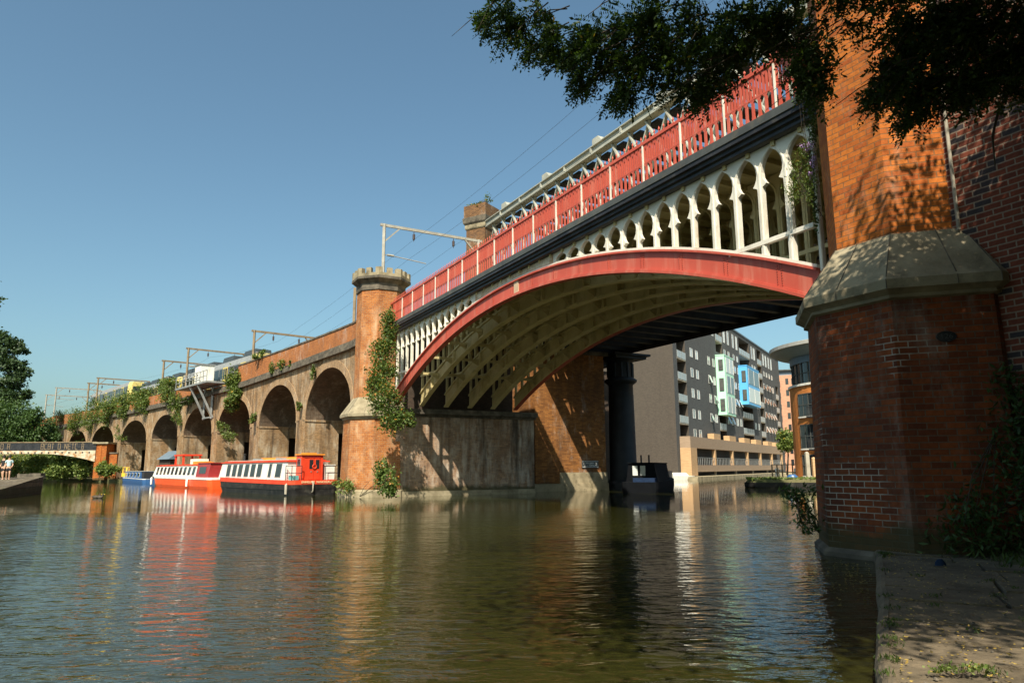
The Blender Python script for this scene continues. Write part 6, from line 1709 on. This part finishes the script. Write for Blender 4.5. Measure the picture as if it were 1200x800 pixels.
for q in VB:
    c = np.array(q[:3])
    for k in range(7):
        s = c + rng.normal(size=3) * np.array(q[3:6]) * .35 + np.array([.15, -.1, .22]); e = s + np.array([-.45, .1, -.35]) * rng.uniform(.6, 1.5) + rng.normal(size=3) * .15
        tw.tube([s - TB, (s + e) / 2 + np.array([0, 0, .05]) - TB, e - TB], [.011, .008, .003], 5)
tw.build('twigs', MT['bark'], tree)
# crown above and behind the camera that shades the path and the foot of the tower
CB = [(8.6, 4.6, 11.4, 4.6, 3.6, 3.3), (12.6, 4.4, 14.0, 3.2, 3.4, 4.2), (4.3, 4.0, 8.6, 3.9, 2.3, 2.2), (7.4, 6.6, 9.6, 2.6, 2.2, 1.7), (9.8, 8.2, 9.4, 2.0, 1.8, 2.0), (1.4, 4.4, 9.0, 2.2, 2.0, 1.8), (12, 7.6, 11.5, 2, 1.8, 3), (3.6, 7.2, 10.4, 5, 2.3, 1.5), (7.6, 8.2, 9.8, 3.5, 1.8, 1.4), (8.8, 2.0, 10.5, 4.5, 3, 3.5), (1.0, 2.2, 8.6, 2.3, 1.8, 1.7), (3.2, 2.2, 8.4, 2.4, 1.8, 1.7), (4.8, 1.3, 9.2, 4.2, 1.35, 2.7), (5.5, 3.0, 10.2, 4.0, 2.0, 2.6)]
leaf_mesh('crown', blob_points(rng, CB, 220000, .3, 26), .15, MT['leaf_dark'], tree, rng, 2.0, .8, off=TB)

# ------------------------------------------------------------------ ground cover and small things on the path
rng = np.random.default_rng(5)
P, D = [], []
for k in range(14000):
    f = rng.random(); e = np.array([np.interp(f, [0, 1], [3.5, 6.7]), np.interp(f, [0, 1], [1.0, 13.2])])
    d = rng.uniform(1.2, 5.5) ** 1.0; x = e[0] + d + rng.normal() * .2; y = e[1] - .3 * d + rng.normal() * .2
    if rng.random() > (d - 1.0) / 1.6: continue
    P.append((x, y, .22 + max(0, d - 2.3) * .2 + .05)); D.append((rng.normal() * .5, rng.normal() * .5, 1))
o = leaf_mesh('grass', np.array(P), .2, MT['grass'], None, rng, 7, .1, D=np.array(D)); tag(o, 'long grass along the shaded bank beside the towpath', 'grass', kind='stuff')
P, D = [], []
for k in range(900):
    f = rng.random() ** 1.2; y = 4.6 + f * 8.6; x = np.interp(y, [5.19, 7.42, 11.18, 13.4], [2.56, 3.69, 5.6, 6.7]) + abs(rng.normal()) * 1.3 + .05
    P.append((x, y, .232)); D.append((rng.normal(), rng.normal(), .1))
o = leaf_mesh('leaf_litter', np.array(P), .035, MT['litter'], None, rng, 1.8, 3.0, D=np.array(D)); tag(o, 'yellow fallen leaves scattered over the stone towpath', 'leaves', kind='stuff')
p = on_z(1122, 790, .22)
plant('path_weed', 'low green weed in a joint of the sunlit towpath at the bottom right', 'weed', [(p[0], p[1], .27, .2, .05, .035), (p[0] + .13, p[1] - .02, .26, .1, .04, .03), (p[0] - .12, p[1], .255, .09, .04, .03)], 240, .028, MT['leaf_bright'], 99, base=(p[0], p[1], .2), clump=.3, elong=1.5)
p = on_z(1102, 662, .22)
bg = empty('crushed_bag', (p[0], p[1], .22), .3, 'crumpled blue plastic bag lying on the shaded towpath', 'bag')
b = MB(); rr = random.Random(2); b.rings([[np.array([.09 * s * math.cos(a) * rr.uniform(.7, 1.3), .05 * s * math.sin(a) * rr.uniform(.7, 1.3), z]) for a in np.arange(9) * 2 * PI / 9] for s, z in ((1, 0), (.9, .05), (.4, .09))], smooth=True); b.build('film', MT['boat_navy'], bg)

# unseen trees added behind the camera to cut down the sky light
for i, (x, y, h, lab) in enumerate(((8.5, -9.0, 12.5, 'unseen tree added behind the viewpoint to block sky light, nearest to the brick wall'), (14.5, -4.5, 14, 'unseen tree added behind the viewpoint to block sky light, right beside the brick wall'), (1.5, -12.5, 14.5, 'unseen tree added straight behind the viewpoint to block sky light'), (-7, -14, 15, 'unseen tree added behind the viewpoint to block sky light, second from the left'), (-16, -14.5, 15, 'unseen tree added behind the viewpoint to block sky light, leftmost of the row'))):
    plant('broadleaf_tree', lab, 'tree', [(x, y, h - 4, 4.4, 3.6, 4), (x - 1.5, y + 1, h - 7, 3.4, 3, 2.8), (x + 1.5, y - 1.5, h - 6, 3.4, 3, 3), (x, y, h - 9, 3.6, 2.6, 2.2)], 14000, .46, MT['leaf_tree'], 120 + i, base=(x, y, .13), trunk=trunk_to((x, y, .13), (x, y, h - 3), .3, [(x - 2, y + 1.5, h - 5.5), (x + 2, y - 1.5, h - 5)]), clump=.22, per=40)
rng = np.random.default_rng(17); P, D = [], []
for k in range(260):
    a = rng.random(); P.append((6.0 + rng.normal() * .45 - a * 1.2, 13.2 - a * 4 + rng.normal() * .6, .006)); D.append((rng.normal(), rng.normal(), .02))
P = [(p[0], p[1], p[2]) for p in P if p[0] < np.interp(p[1], [5.19, 7.42, 11.18, 13.4], [2.56, 3.69, 5.6, 6.7]) - .2]
o = leaf_mesh('floating_leaves', np.array(P), .04, MT['litter'], None, rng, 1.6, 6.0, D=np.array(D[:len(P)])); tag(o, 'yellow leaves floating on the dark water beside the towpath edge', 'leaves', kind='stuff')
# pebbles and chips of stone on the path
rng = np.random.default_rng(23); b = MB()
for k in range(240):
    y = 4.6 + rng.random() * 8.6; x = np.interp(y, [5.19, 7.42, 11.18, 13.4], [2.56, 3.69, 5.6, 6.7]) + rng.random() * 3.2 + .1; r = rng.uniform(.008, .026)
    q = [np.array([x + r * math.cos(a) * rng.uniform(.7, 1.3), y + r * math.sin(a) * rng.uniform(.7, 1.3), .205]) for a in np.arange(6) * PI / 3]
    b.rings([q, [np.array([x, y, .205 + r * .7]) + (p - np.array([x, y, .205])) * .5 for p in q]])
tag(b.build('stone_chips', MT['stone_dark']), 'small dark stone chips scattered on the towpath', 'stones', kind='stuff')

rng = np.random.default_rng(29); P, D = [], []
for k in range(38):
    y = 4.8 + rng.random() * 8.2; x0 = np.interp(y, [5.19, 7.42, 11.18, 13.4], [2.56, 3.69, 5.6, 6.7]) + (rng.random() * .08 if rng.random() < .45 else rng.random() * 2.6)
    for j in range(26): P.append((x0 + rng.normal() * .05, y + rng.normal() * .03, .21 + rng.random() * .03)); D.append((rng.normal() * .6, rng.normal() * .6, 1))
o = leaf_mesh('path_grass', np.array(P), .045, MT['grass'], None, rng, 4, .2, D=np.array(D)); tag(o, 'small tufts of grass growing in the joints of the towpath', 'grass', kind='stuff')
